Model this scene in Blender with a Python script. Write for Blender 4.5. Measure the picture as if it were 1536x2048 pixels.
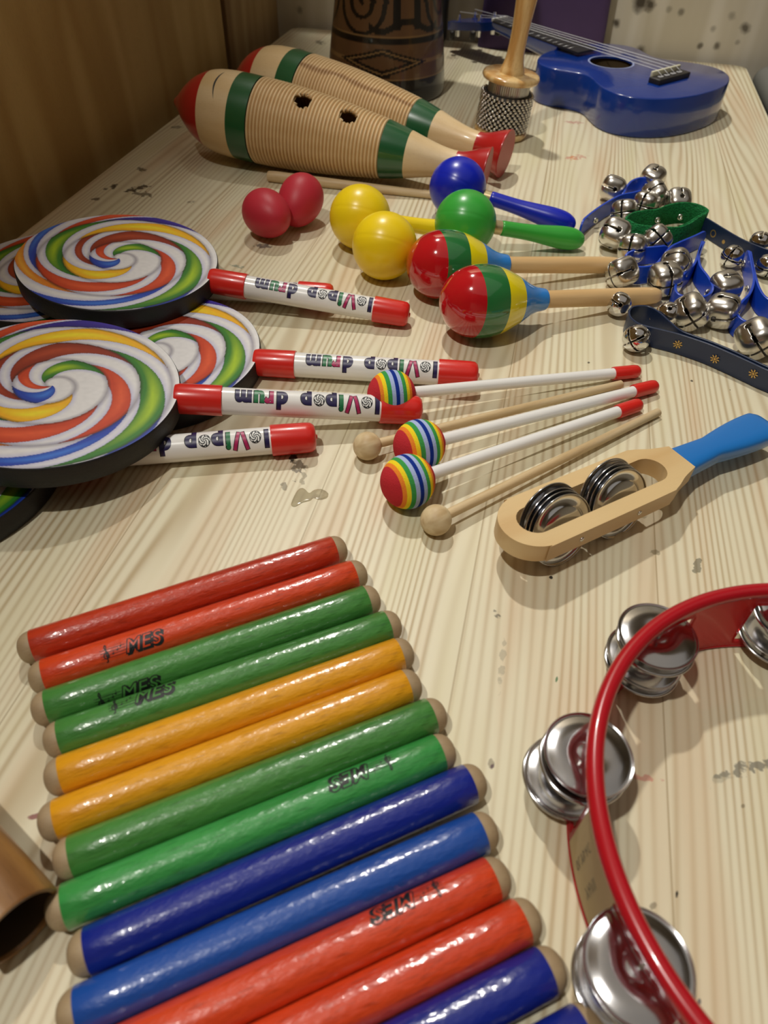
import bpy, bmesh, math, random
from mathutils import Vector, Matrix, noise
random.seed(7)
C = bpy.context.scene.collection
SC = bpy.context.scene
for o in list(bpy.data.objects): bpy.data.objects.remove(o)

# ------------------------------------------------------------------ camera
F = 1420.0; H = 0.3625                      # focal length in pixels of the 1536x2048 frame, height above the table top
RX = Vector((0.97449011, 0.1769457, -0.13805519))   # world axes in camera axes (right, down, forward)
RY = Vector((0.22319767, -0.6997032, 0.67867387))
RZ = Vector((0.02349076, -0.69217458, -0.72134772))
cam_d = bpy.data.cameras.new('camera'); cam = bpy.data.objects.new('camera', cam_d); C.objects.link(cam)
cam_d.sensor_fit = 'VERTICAL'; cam_d.sensor_height = 36.0; cam_d.sensor_width = 27.0
cam_d.lens = 36.0 * F / 2048.0; cam_d.clip_start = 0.01; cam_d.clip_end = 50
cam.matrix_world = Matrix(((RX.x, -RX.y, -RX.z, 0), (RY.x, -RY.y, -RY.z, 0), (RZ.x, -RZ.y, -RZ.z, H), (0, 0, 0, 1)))
cam_d.dof.use_dof = True; cam_d.dof.focus_distance = 0.58; cam_d.dof.aperture_fstop = 9.0
SC.camera = cam
SC.view_settings.view_transform = 'Standard'; SC.view_settings.look = 'None'
SC.view_settings.exposure = 0.03; SC.view_settings.gamma = 1.0; SC.view_settings.use_curve_mapping = False

# ------------------------------------------------------------------ light: two ceiling spots and a dim warm room
world = bpy.data.worlds.new('world'); SC.world = world; world.use_nodes = True
world.node_tree.nodes['Background'].inputs[0].default_value = (1.0, 0.88, 0.72, 1)
world.node_tree.nodes['Background'].inputs[1].default_value = 0.3
LAMPS = [((-0.652, 1.72, 2.25), 128, 0.045), ((-0.641, -0.30, 2.3), 102, 0.045)]
def lamp(loc, power, rad):
    d = bpy.data.lights.new('ceiling_spotlight', 'SPOT'); d.spot_size = math.radians(155); d.spot_blend = 0.45; d.energy = power; d.shadow_soft_size = rad
    d.color = (1.0, 0.965, 0.89)
    o = bpy.data.objects.new('ceiling_spotlight', d); C.objects.link(o); o.location = loc
for a in LAMPS: lamp(*a)
d = bpy.data.lights.new('added_fill_light', 'AREA'); d.shape = 'RECTANGLE'; d.size = 3.0; d.size_y = 3.0; d.energy = 5.5; d.color = (1.0, 0.96, 0.90)  # broad unseen fill, added to lift the metal and the ambient level
o = bpy.data.objects.new('added_fill_light', d); C.objects.link(o); o.location = (0.9, 0.2, 2.58)
# ------------------------------------------------------------------ helpers
def P(px, py, z=0.0):
    """point of the place seen at a pixel of the 1536x2048 frame, at height z above the table top"""
    d = Vector((px - 768, py - 1024, F)); w = Vector((RX.dot(d), RY.dot(d), RZ.dot(d)))
    return Vector((0, 0, H)) + w * ((z - H) / w.z)
def ray(px, py):
    d = Vector((px - 768, py - 1024, F)); return Vector((RX.dot(d), RY.dot(d), RZ.dot(d))).normalized()
def frame(A, B, up=Vector((0, 0, 1))):
    x = (Vector(B) - Vector(A)).normalized(); y = up.cross(x).normalized(); z = x.cross(y)
    m = Matrix((x, y, z)).transposed().to_4x4(); m.translation = A
    return m
def axis_frame(c, zdir, roll=0.0):
    q = Vector(zdir).normalized().to_track_quat('Z', 'Y'); m = q.to_matrix().to_4x4() @ Matrix.Rotation(roll, 4, 'Z'); m.translation = c
    return m
def link(name, me, mats, parent=None, m=None, smooth=True):
    o = bpy.data.objects.new(name, me); C.objects.link(o)
    if isinstance(mats, (list, tuple)):
        for k in mats: me.materials.append(k)
    elif mats is not None and len(me.materials) == 0: me.materials.append(mats)
    if smooth:
        for p in me.polygons: p.use_smooth = True
    if parent: o.parent = parent
    if m is not None: o.matrix_local = m
    return o
def bmo(name, bm, mats, parent=None, m=None, smooth=True, sharp=None):
    me = bpy.data.meshes.new(name)
    bmesh.ops.recalc_face_normals(bm, faces=bm.faces[:])
    bm.to_mesh(me); bm.free()
    o = link(name, me, mats, parent, m, smooth)
    if sharp is not None: me.set_sharp_from_angle(angle=math.radians(sharp))
    return o
def tag(o, label, cat=None, group=None):
    o['label'] = label
    if cat: o['category'] = cat
    if group: o['group'] = group
    return o
def thing(name, label, cat, m=None, group=None):
    o = bpy.data.objects.new(name, None); C.objects.link(o); o.empty_display_size = 0.01
    if m is not None: o.matrix_world = m
    return tag(o, label, cat, group)
def struct(o): o['kind'] = 'structure'; return o
def copy_tree(o, parent=None):
    c = o.copy(); C.objects.link(c)
    if parent: c.parent = parent
    for ch in [k for k in C.objects if k.parent == o]: copy_tree(ch, c)
    return c
def smooth_profile(pr, n=6):
    """Catmull-Rom through (x, r) points"""
    out = []
    for i in range(len(pr) - 1):
        p0 = pr[max(i - 1, 0)]; p1 = pr[i]; p2 = pr[i + 1]; p3 = pr[min(i + 2, len(pr) - 1)]
        for k in range(n):
            t = k / n
            out.append(tuple(0.5 * ((2 * p1[j]) + (-p0[j] + p2[j]) * t + (2 * p0[j] - 5 * p1[j] + 4 * p2[j] - p3[j]) * t * t + (-p0[j] + 3 * p1[j] - 3 * p2[j] + p3[j]) * t ** 3) for j in (0, 1)))
    out.append(pr[-1]); return [(x, max(r, 0.0)) for x, r in out]
def lathe(pr, seg=48, axis='X', bm=None, mat=0):
    bm = bm or bmesh.new(); rings = []
    for x, r in pr:
        if r < 1e-6: rings.append([bm.verts.new((x, 0, 0) if axis == 'X' else (0, 0, x))]); continue
        rr = []
        for k in range(seg):
            a = 2 * math.pi * k / seg
            rr.append(bm.verts.new((x, r * math.sin(a), r * math.cos(a)) if axis == 'X' else (r * math.cos(a), r * math.sin(a), x)))
        rings.append(rr)
    for a, b in zip(rings, rings[1:]):
        if len(a) == 1 and len(b) == 1: continue
        for k in range(seg):
            k2 = (k + 1) % seg
            v = [a[k], a[k2], b[k2], b[k]] if len(a) > 1 and len(b) > 1 else ([a[0], b[k2], b[k]] if len(a) == 1 else [a[k], a[k2], b[0]])
            f = bm.faces.new(v); f.material_index = mat
    return bm
def box_bm(x0, x1, y0, y1, z0, z1, bevel=0.0, bm=None):
    bm = bm or bmesh.new()
    r = bmesh.ops.create_cube(bm, size=1.0)
    for v in r['verts']:
        v.co = Vector(((x0 + x1) / 2 + v.co.x * (x1 - x0), (y0 + y1) / 2 + v.co.y * (y1 - y0), (z0 + z1) / 2 + v.co.z * (z1 - z0)))
    if bevel:
        es = list({e for v in r['verts'] for e in v.link_edges})
        bmesh.ops.bevel(bm, geom=es, offset=bevel, segments=3, affect='EDGES', profile=0.5)
    return bm
def tube_bm(pts, r, seg=10, bm=None, cap=True):
    bm = bm or bmesh.new(); rings = []; n = len(pts); pts = [Vector(p) for p in pts]
    rr = r if isinstance(r, (list, tuple)) else [r] * n
    up = Vector((0, 0, 1))
    for i, p in enumerate(pts):
        t = (pts[min(i + 1, n - 1)] - pts[max(i - 1, 0)]).normalized()
        s = t.cross(up)
        if s.length < 1e-3: s = t.cross(Vector((0, 1, 0)))
        s.normalize(); u = s.cross(t)
        rings.append([bm.verts.new(p + (s * math.cos(2 * math.pi * k / seg) + u * math.sin(2 * math.pi * k / seg)) * rr[i]) for k in range(seg)])
    for a, b in zip(rings, rings[1:]):
        for k in range(seg): bm.faces.new([a[k], a[(k + 1) % seg], b[(k + 1) % seg], b[k]])
    if cap: bm.faces.new(rings[0]); bm.faces.new(rings[-1])
    return bm
def spline(pts, n=8, closed=False):
    pts = [Vector(p) for p in pts]; m = len(pts); out = []
    rng = range(m) if closed else range(m - 1)
    for i in rng:
        g = (lambda j: pts[j % m]) if closed else (lambda j: pts[min(max(j, 0), m - 1)])
        p0, p1, p2, p3 = g(i - 1), g(i), g(i + 1), g(i + 2)
        for k in range(n):
            t = k / n
            out.append(0.5 * ((2 * p1) + (-p0 + p2) * t + (2 * p0 - 5 * p1 + 4 * p2 - p3) * t * t + (-p0 + 3 * p1 - 3 * p2 + p3) * t ** 3))
    if not closed: out.append(pts[-1])
    return out
def poly_extrude(bm, pts2, z0, z1, holes=()):
    """extruded outline with holes, fan-free: triangulated by bmesh"""
    def loop(ps, z): return [bm.verts.new((p[0], p[1], z)) for p in ps]
    for z in (z0, z1):
        es = []; 
        for ps in [pts2] + list(holes):
            vs = loop(ps, z)
            for a, b in zip(vs, vs[1:] + vs[:1]): es.append(bm.edges.new((a, b)))
        bmesh.ops.triangle_fill(bm, use_beauty=True, use_dissolve=False, edges=es)
    for ps in [pts2] + list(holes):
        lo = loop(ps, z0); hi = loop(ps, z1)
        for i in range(len(ps)):
            j = (i + 1) % len(ps); bm.faces.new([lo[i], lo[j], hi[j], hi[i]])
    bmesh.ops.remove_doubles(bm, verts=bm.verts[:], dist=1e-6)
    return bm

# ------------------------------------------------------------------ materials
def mat(name, col, rough=0.5, metal=0.0, coat=0.0, spec=0.5, sub=0.0, trans=0.0, bump=0.0, bscale=300.0, var=0.0, vscale=40.0, coat_rough=0.05):
    m = bpy.data.materials.new(name); m.use_nodes = True; nt = m.node_tree; b = nt.nodes['Principled BSDF']
    b.inputs['Base Color'].default_value = (*col, 1); b.inputs['Roughness'].default_value = rough; b.inputs['Metallic'].default_value = metal
    b.inputs['Coat Weight'].default_value = coat; b.inputs['Coat Roughness'].default_value = coat_rough; b.inputs['Specular IOR Level'].default_value = spec
    b.inputs['Transmission Weight'].default_value = trans
    if sub: b.inputs['Subsurface Weight'].default_value = sub; b.inputs['Subsurface Radius'].default_value = (0.004, 0.002, 0.001); b.inputs['Subsurface Scale'].default_value = 1.0
    if bump or var:
        tc = nt.nodes.new('ShaderNodeTexCoord')
    if var:
        n = nt.nodes.new('ShaderNodeTexNoise'); n.inputs['Scale'].default_value = vscale; n.inputs['Detail'].default_value = 4
        nt.links.new(tc.outputs['Object'], n.inputs['Vector'])
        mx = nt.nodes.new('ShaderNodeMix'); mx.data_type = 'RGBA'; mx.inputs[6].default_value = (*[c * (1 - var) for c in col], 1); mx.inputs[7].default_value = (*[min(1, c * (1 + var)) for c in col], 1)
        nt.links.new(n.outputs['Fac'], mx.inputs[0]); nt.links.new(mx.outputs[2], b.inputs['Base Color'])
    if bump:
        n = nt.nodes.new('ShaderNodeTexNoise'); n.inputs['Scale'].default_value = bscale; n.inputs['Detail'].default_value = 3
        nt.links.new(tc.outputs['Object'], n.inputs['Vector'])
        bp = nt.nodes.new('ShaderNodeBump'); bp.inputs['Strength'].default_value = bump; bp.inputs['Distance'].default_value = 0.001
        nt.links.new(n.outputs['Fac'], bp.inputs['Height']); nt.links.new(bp.outputs['Normal'], b.inputs['Normal'])
    return m
def grain_mat(name, light, dark, sx, sy, freq, rough=0.45, coat=0.0, axis=1, flecks=0.0, contrast=1.0, sp=None, spec=0.5, fleck_col=(0.1, 0.06, 0.03), bump=0.15, bs=(500, 60)):
    """wood: contour lines of a noise stretched along one object axis; flecks are short pores"""
    m = bpy.data.materials.new(name); m.use_nodes = True; nt = m.node_tree; b = nt.nodes['Principled BSDF']; L = nt.links.new
    tc = nt.nodes.new('ShaderNodeTexCoord'); mp = nt.nodes.new('ShaderNodeMapping')
    s = [sx, sx, sx]; s[axis] = sy; mp.inputs['Scale'].default_value = s
    L(tc.outputs['Object'], mp.inputs['Vector'])
    n = nt.nodes.new('ShaderNodeTexNoise'); n.inputs['Scale'].default_value = 1.0; n.inputs['Detail'].default_value = 2.0; n.inputs['Roughness'].default_value = 0.4
    L(mp.outputs[0], n.inputs['Vector'])
    mu = nt.nodes.new('ShaderNodeMath'); mu.operation = 'MULTIPLY'; mu.inputs[1].default_value = freq; L(n.outputs['Fac'], mu.inputs[0])
    sn = nt.nodes.new('ShaderNodeMath'); sn.operation = 'SINE'; L(mu.outputs[0], sn.inputs[0])
    mr = nt.nodes.new('ShaderNodeMapRange'); mr.inputs[1].default_value = -1.0; mr.inputs[2].default_value = 1.0; mr.inputs[3].default_value = 0.5 - 0.5 * contrast; mr.inputs[4].default_value = 0.5 + 0.5 * contrast
    L(sn.outputs[0], mr.inputs[0])
    # large tone drift
    n2 = nt.nodes.new('ShaderNodeTexNoise'); n2.inputs['Scale'].default_value = 0.6; n2.inputs['Detail'].default_value = 1.0; L(mp.outputs[0], n2.inputs['Vector'])
    mix = nt.nodes.new('ShaderNodeMix'); mix.data_type = 'RGBA'; mix.inputs[6].default_value = (*dark, 1); mix.inputs[7].default_value = (*light, 1)
    ad = nt.nodes.new('ShaderNodeMath'); ad.operation = 'ADD'; L(mr.outputs[0], ad.inputs[0])
    m2 = nt.nodes.new('ShaderNodeMath'); m2.operation = 'MULTIPLY_ADD'; m2.inputs[1].default_value = 1.2; m2.inputs[2].default_value = -0.6; L(n2.outputs['Fac'], m2.inputs[0]); L(m2.outputs[0], ad.inputs[1]); ad.use_clamp = True
    L(ad.outputs[0], mix.inputs[0]); out = mix.outputs[2]
    if flecks:
        mp2 = nt.nodes.new('ShaderNodeMapping'); s = [900, 900, 900]; s[axis] = 110; mp2.inputs['Scale'].default_value = s; L(tc.outputs['Object'], mp2.inputs['Vector'])
        n3 = nt.nodes.new('ShaderNodeTexNoise'); n3.inputs['Scale'].default_value = 1.0; n3.inputs['Detail'].default_value = 2.0; L(mp2.outputs[0], n3.inputs['Vector'])
        r3 = nt.nodes.new('ShaderNodeMapRange'); r3.inputs[1].default_value = 0.55; r3.inputs[2].default_value = 0.72; r3.inputs[3].default_value = 0.0; r3.inputs[4].default_value = flecks; L(n3.outputs['Fac'], r3.inputs[0])
        mx = nt.nodes.new('ShaderNodeMix'); mx.data_type = 'RGBA'; mx.inputs[7].default_value = (*fleck_col, 1); L(out, mx.inputs[6]); L(r3.outputs[0], mx.inputs[0]); out = mx.outputs[2]
    L(out, b.inputs['Base Color'])
    b.inputs['Roughness'].default_value = rough; b.inputs['Coat Weight'].default_value = coat; b.inputs['Coat Roughness'].default_value = 0.12; b.inputs['Specular IOR Level'].default_value = spec
    if bump:
        nb = nt.nodes.new('ShaderNodeTexNoise'); mp3 = nt.nodes.new('ShaderNodeMapping'); s = [bs[0]] * 3; s[axis] = bs[1]; mp3.inputs['Scale'].default_value = s
        L(tc.outputs['Object'], mp3.inputs['Vector']); L(mp3.outputs[0], nb.inputs['Vector']); nb.inputs['Scale'].default_value = 1.0
        bp = nt.nodes.new('ShaderNodeBump'); bp.inputs['Strength'].default_value = bump; bp.inputs['Distance'].default_value = 0.0006; L(nb.outputs['Fac'], bp.inputs['Height']); L(bp.outputs['Normal'], b.inputs['Normal']); L(bp.outputs['Normal'], b.inputs['Coat Normal'])
    return m
def attr_mat(name, rough=0.4, coat=0.0, spec=0.5, metal=0.0):
    m = bpy.data.materials.new(name); m.use_nodes = True; nt = m.node_tree; b = nt.nodes['Principled BSDF']
    a = nt.nodes.new('ShaderNodeVertexColor'); a.layer_name = 'print'; nt.links.new(a.outputs['Color'], b.inputs['Base Color'])
    b.inputs['Roughness'].default_value = rough; b.inputs['Coat Weight'].default_value = coat; b.inputs['Specular IOR Level'].default_value = spec
    return m
def paint(me, fn):
    ca = me.color_attributes.new('print', 'FLOAT_COLOR', 'POINT')
    for i, v in enumerate(me.vertices): ca.data[i].color = (*fn(v.co), 1)
def srgb(h):
    h = h.lstrip('#'); c = [int(h[i:i + 2], 16) / 255 for i in (0, 2, 4)]
    return tuple(x / 12.92 if x <= 0.04045 else ((x + 0.055) / 1.055) ** 2.4 for x in c)

M = {}
M['metal'] = mat('nickel_plate', (0.66, 0.64, 0.60), 0.26, 1.0, bump=0.05, bscale=120)
M['chrome'] = mat('chrome', (0.75, 0.75, 0.76), 0.06, 1.0)
M['tin'] = mat('tin_jingle', (0.66, 0.66, 0.68), 0.16, 1.0, var=0.12, vscale=60, bump=0.06, bscale=60)
M['jing'] = mat('bright_jingle', (0.74, 0.75, 0.78), 0.14, 1.0, bump=0.03, bscale=90)
M['dark'] = mat('dark_inside', (0.012, 0.011, 0.010), 0.6)
M['black'] = mat('black_print', (0.008, 0.008, 0.010), 0.5)
M['red_plastic'] = mat('red_plastic', (0.68, 0.022, 0.016), 0.28, coat=0.3, sub=0.06)
M['white_plastic'] = mat('white_plastic', (0.86, 0.85, 0.83), 0.22, coat=0.3)
M['navy_ink'] = mat('navy_ink', (0.018, 0.012, 0.075), 0.35)
M['pink_ink'] = mat('magenta_ink', (0.42, 0.02, 0.11), 0.35)
M['green_ink'] = mat('green_ink', (0.015, 0.17, 0.06), 0.35)
M['white_ink'] = mat('white_ink', (0.8, 0.8, 0.78), 0.35)
M['rubber'] = mat('black_rim', (0.010, 0.010, 0.011), 0.55, bump=0.25, bscale=500)
M['dome'] = grain_mat('bare_beech_end', srgb('#b09a78'), srgb('#937b5c'), 60, 30, 12, rough=0.6, axis=0, flecks=0.25, contrast=0.5, fleck_col=(0.22, 0.14, 0.08))

# ------------------------------------------------------------------ the setting
def table_material():
    m = bpy.data.materials.new('pine_table_top'); m.use_nodes = True; nt = m.node_tree; b = nt.nodes['Principled BSDF']; L = nt.links.new; N = nt.nodes.new
    tc = N('ShaderNodeTexCoord'); sep = N('ShaderNodeSeparateXYZ'); L(tc.outputs['Object'], sep.inputs[0])
    def math_(op, a, c=None, clamp=False, d=None):
        n = N('ShaderNodeMath'); n.operation = op; n.use_clamp = clamp
        for i, v in enumerate((a, c, d)):
            if v is None: continue
            if hasattr(v, 'is_output') or hasattr(v, 'links'): L(v, n.inputs[i])
            else: n.inputs[i].default_value = v
        return n.outputs[0]
    bx = math_('DIVIDE', sep.outputs[0], 0.118); fl = math_('FLOOR', bx)
    comb = N('ShaderNodeCombineXYZ'); L(math_('MULTIPLY', fl, 3.37), comb.inputs[2])
    L(math_('ADD', math_('MULTIPLY', sep.outputs[0], 15.0), math_('MULTIPLY', fl, 9.1)), comb.inputs[0]); L(math_('MULTIPLY', sep.outputs[1], 1.15), comb.inputs[1])
    n = N('ShaderNodeTexNoise'); n.inputs['Scale'].default_value = 1.0; n.inputs['Detail'].default_value = 1.2; n.inputs['Roughness'].default_value = 0.35; L(comb.outputs[0], n.inputs['Vector'])
    ph = math_('ADD', math_('MULTIPLY', n.outputs['Fac'], 66.0), math_('MULTIPLY', sep.outputs[0], 950.0))
    sn = math_('SINE', ph); l1 = math_('POWER', math_('MULTIPLY_ADD', sn, 0.5, False, 0.5), 2.2)
    # strength of the lines wanders over the boards
    nb = N('ShaderNodeTexNoise'); nb.inputs['Scale'].default_value = 1.0; c2 = N('ShaderNodeCombineXYZ'); L(math_('MULTIPLY', sep.outputs[0], 22.0), c2.inputs[0]); L(math_('MULTIPLY', sep.outputs[1], 1.6), c2.inputs[1]); L(c2.outputs[0], nb.inputs['Vector'])
    st = N('ShaderNodeMapRange'); L(nb.outputs['Fac'], st.inputs[0]); st.inputs[1].default_value = 0.32; st.inputs[2].default_value = 0.66; st.inputs[3].default_value = 0.12; st.inputs[4].default_value = 0.78
    lines = math_('MULTIPLY', l1, st.outputs[0])
    mix = N('ShaderNodeMix'); mix.data_type = 'RGBA'; mix.inputs[6].default_value = (*srgb('#dfd7bb'), 1); mix.inputs[7].default_value = (*srgb('#a98f64'), 1); L(lines, mix.inputs[0])
    # pinkish and greenish tone drift
    n4 = N('ShaderNodeTexNoise'); c4 = N('ShaderNodeCombineXYZ'); L(math_('MULTIPLY', sep.outputs[0], 30.0), c4.inputs[0]); L(math_('MULTIPLY', sep.outputs[1], 2.5), c4.inputs[1]); c4.inputs[2].default_value = 5.0; n4.inputs['Scale'].default_value = 1.0; L(c4.outputs[0], n4.inputs['Vector'])
    r4 = N('ShaderNodeMapRange'); L(n4.outputs['Fac'], r4.inputs[0]); r4.inputs[1].default_value = 0.5; r4.inputs[2].default_value = 0.75; r4.inputs[3].default_value = 0; r4.inputs[4].default_value = 0.55
    mx4 = N('ShaderNodeMix'); mx4.data_type = 'RGBA'; mx4.inputs[7].default_value = (*srgb('#c9a37c'), 1); L(mix.outputs[2], mx4.inputs[6]); L(r4.outputs[0], mx4.inputs[0])
    r5 = N('ShaderNodeMapRange'); L(n4.outputs['Fac'], r5.inputs[0]); r5.inputs[1].default_value = 0.45; r5.inputs[2].default_value = 0.25; r5.inputs[3].default_value = 0; r5.inputs[4].default_value = 0.6
    mx5 = N('ShaderNodeMix'); mx5.data_type = 'RGBA'; mx5.inputs[7].default_value = (*srgb('#d3cba4'), 1); L(mx4.outputs[2], mx5.inputs[6]); L(r5.outputs[0], mx5.inputs[0])
    # board joints
    fr = math_('FRACT', bx); jt = math_('LESS_THAN', math_('ABSOLUTE', math_('SUBTRACT', fr, 0.5)), 0.4955)
    jm = math_('MULTIPLY', math_('SUBTRACT', 1.0, jt), 0.45)
    mx6 = N('ShaderNodeMix'); mx6.data_type = 'RGBA'; mx6.inputs[7].default_value = (*srgb('#8d7347'), 1); L(mx5.outputs[2], mx6.inputs[6]); L(jm, mx6.inputs[0])
    col = mx6.outputs[2]
    # stains and pen marks, each where it lies on the wood
    nz = N('ShaderNodeTexNoise'); nz.inputs['Scale'].default_value = 170.0; nz.inputs['Detail'].default_value = 5; L(tc.outputs['Object'], nz.inputs['Vector'])
    marks = [  # px, py, px half length, half height(px), tilt deg, colour, strength, raggedness
        (275, 377, 26, 5, -14, '#2c1a0c', .9, 1.0), (228, 372, 9, 4, -20, '#2c1a0c', .9, 1.0), (212, 378, 6, 4, 0, '#2c1a0c', .8, 1.0), (192, 398, 9, 3, -10, '#3a2712', .8, 1.0),
        (283, 339, 10, 4, 10, '#3a2712', .8, 1.0), (287, 388, 22, 5, 5, '#3a2a14', .7, 1.1), (382, 404, 9, 3, -15, '#4a3216', .7, 1), (355, 254, 13, 3, -5, '#3a2a14', .6, 1),
        (596, 930, 12, 22, 12, '#4e4636', .75, 1.5), (588, 915, 9, 6, 0, '#2f2a22', .9, 1.2), (608, 950, 6, 22, 10, '#6a6148', .5, 1.4), (568, 972, 6, 8, 0, '#57503c', .6, 1.3),
        (1397, 1133, 9, 15, 15, '#6e6a58', .7, 1.4), (1102, 1155, 4, 4, 0, '#181412', .95, .6), (993, 1228, 10, 6, 35, '#4a463c', .7, 1.3), (1113, 1359, 3, 8, 10, '#1c6b3c', .8, .8),
        (1004, 1330, 6, 45, 5, '#9b947e', .5, 1.3), (983, 1528, 6, 10, 10, '#7a6d58', .6, 1.3), (985, 1533, 4, 6, 20, '#4a2a40', .8, .9), (1354, 1790, 4, 9, 10, '#1a1614', .95, .9),
        (1305, 1815, 7, 8, 0, '#6f6450', .6, 1.4), (1270, 1553, 45, 6, 8, '#c4655e', .55, 1.2), (1500, 1535, 55, 12, -12, '#6d6a60', .75, 1.5), (1440, 1560, 30, 10, -25, '#98927e', .45, 1.4),
        (70, 1632, 14, 6, -10, '#7c2436', .8, 1.2), (1487, 1612, 4, 4, 0, '#7a6e56', .7, 1), (1399, 2002, 4, 8, 0, '#3c4052', .8, .9), (525, 492, 14, 5, 5, '#3a2f3a', .7, 1.3), (473, 532, 12, 4, 10, '#4d6e66', .6, 1.2),
        (1150, 315, 22, 4, -4, '#c0524a', .5, 1.2), (1146, 245, 18, 3, 3, '#b04848', .5, 1.2), (1145, 316, 6, 5, 0, '#d8925a', .6, 1.0), (640, 85, 10, 4, 5, '#3c2c18', .7, 1.2), (600, 100, 9, 3, 5, '#4a3820', .6, 1.2),
        (1033, 96, 16, 4, 6, '#6b5c44', .6, 1.3), (905, 115, 14, 4, 0, '#75664c', .5, 1.3), (1285, 1030, 14, 5, 10, '#8b7b58', .5, 1.4), (1310, 1105, 10, 5, 0, '#6b5f44', .5, 1.3), (1178, 725, 3, 2, 0, '#2a2016', .8, .8),
        (1384, 762, 3, 2, 30, '#2a2016', .8, .8), (1460, 780, 2, 2, 0, '#2a2016', .8, .8), (35, 1040, 8, 3, 0, '#7c6a46', .4, 1.2)]
    for (px, py, a, h, tilt, hx, stg, rag) in marks:
        c = P(px, py); ex = P(px + 1, py) - c; ey = P(px, py + 1) - c
        t = math.radians(tilt); d1 = (ex * math.cos(t) + ey * math.sin(t)) * a; d2 = (-ex * math.sin(t) + ey * math.cos(t)) * h
        det = d1.x * d2.y - d1.y * d2.x; i = (d2.y / det, -d2.x / det); j = (-d1.y / det, d1.x / det)
        sb = N('ShaderNodeVectorMath'); sb.operation = 'SUBTRACT'; L(tc.outputs['Object'], sb.inputs[0]); sb.inputs[1].default_value = (c.x, c.y, 0)
        du = N('ShaderNodeVectorMath'); du.operation = 'DOT_PRODUCT'; L(sb.outputs[0], du.inputs[0]); du.inputs[1].default_value = (i[0], i[1], 0)
        dv = N('ShaderNodeVectorMath'); dv.operation = 'DOT_PRODUCT'; L(sb.outputs[0], dv.inputs[0]); dv.inputs[1].default_value = (j[0], j[1], 0)
        r2 = math_('ADD', math_('MULTIPLY', du.outputs['Value'], du.outputs['Value']), math_('MULTIPLY', dv.outputs['Value'], dv.outputs['Value']))
        k = math_('SUBTRACT', math_('MULTIPLY_ADD', nz.outputs['Fac'], 6.0 * rag, False, 1.0 - 3.0 * rag), r2)
        mr = N('ShaderNodeMapRange'); L(k, mr.inputs[0]); mr.inputs[1].default_value = 0.0; mr.inputs[2].default_value = 0.6; mr.inputs[3].default_value = 0; mr.inputs[4].default_value = stg
        lim = math_('LESS_THAN', r2, 2.6)
        mx = N('ShaderNodeMix'); mx.data_type = 'RGBA'; mx.inputs[7].default_value = (*srgb(hx), 1); L(col, mx.inputs[6]); L(math_('MULTIPLY', mr.outputs[0], lim), mx.inputs[0]); col = mx.outputs[2]
    L(col, b.inputs['Base Color']); b.inputs['Roughness'].default_value = 0.42; b.inputs['Specular IOR Level'].default_value = 0.35
    bp = N('ShaderNodeBump'); bp.inputs['Strength'].default_value = 0.12; bp.inputs['Distance'].default_value = 0.0008; L(lines, bp.inputs['Height']); L(bp.outputs['Normal'], b.inputs['Normal'])
    return m
TX0, TX1, TY0, TY1 = -0.552, 0.326, -0.42, 1.626
def rrect(x0, x1, y0, y1, r, n=6):
    pts = []
    for cx, cy, a0 in ((x1 - r, y1 - r, 0), (x0 + r, y1 - r, 90), (x0 + r, y0 + r, 180), (x1 - r, y0 + r, 270)):
        for k in range(n + 1):
            a = math.radians(a0 + 90 * k / n); pts.append((cx + r * math.cos(a), cy + r * math.sin(a)))
    return pts
tb = thing('table', 'long pine plank table carrying all the percussion instruments', 'table', Matrix.Translation((0, 0, 0)))
bm = poly_extrude(bmesh.new(), rrect(TX0, TX1, TY0, TY1, 0.022), -0.028, 0.0)
o = bmo('table_top', bm, table_material(), tb, smooth=False)
bv = o.modifiers.new('bevel', 'BEVEL'); bv.width = 0.002; bv.segments = 2; bv.limit_method = 'ANGLE'
pine_leg = grain_mat('pine_legs', srgb('#b89c6c'), srgb('#97784a'), 30, 3, 20, axis=2)
for x in (TX0 + 0.05, TX1 - 0.05):
    for y in (TY0 + 0.05, TY1 - 0.05):
        bmo('leg', box_bm(x - 0.03, x + 0.03, y - 0.03, y + 0.03, -0.74, -0.028, 0.004), pine_leg, tb)
floor_m = mat('dark_floor', (0.07, 0.055, 0.04), 0.7, var=0.2, vscale=5)
struct(bmo('floor', box_bm(-2.2, 3.0, -2.5, 2.4, -0.80, -0.74), floor_m, smooth=False))
ceil_m = mat('room_paint', srgb('#cfc6b4'), 0.9)
struct(bmo('ceiling', box_bm(-2.2, 3.0, -2.5, 2.4, 2.62, 2.68), ceil_m, smooth=False))
room_m = mat('room_wall_paint', srgb('#a89c86'), 0.9, var=0.1, vscale=2)
struct(bmo('wall_right', box_bm(2.9, 3.0, -2.5, 2.4, -0.74, 2.62), room_m, smooth=False))
struct(bmo('wall_front', box_bm(-2.2, 3.0, -2.6, -2.5, -0.74, 2.62), room_m, smooth=False))
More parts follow.
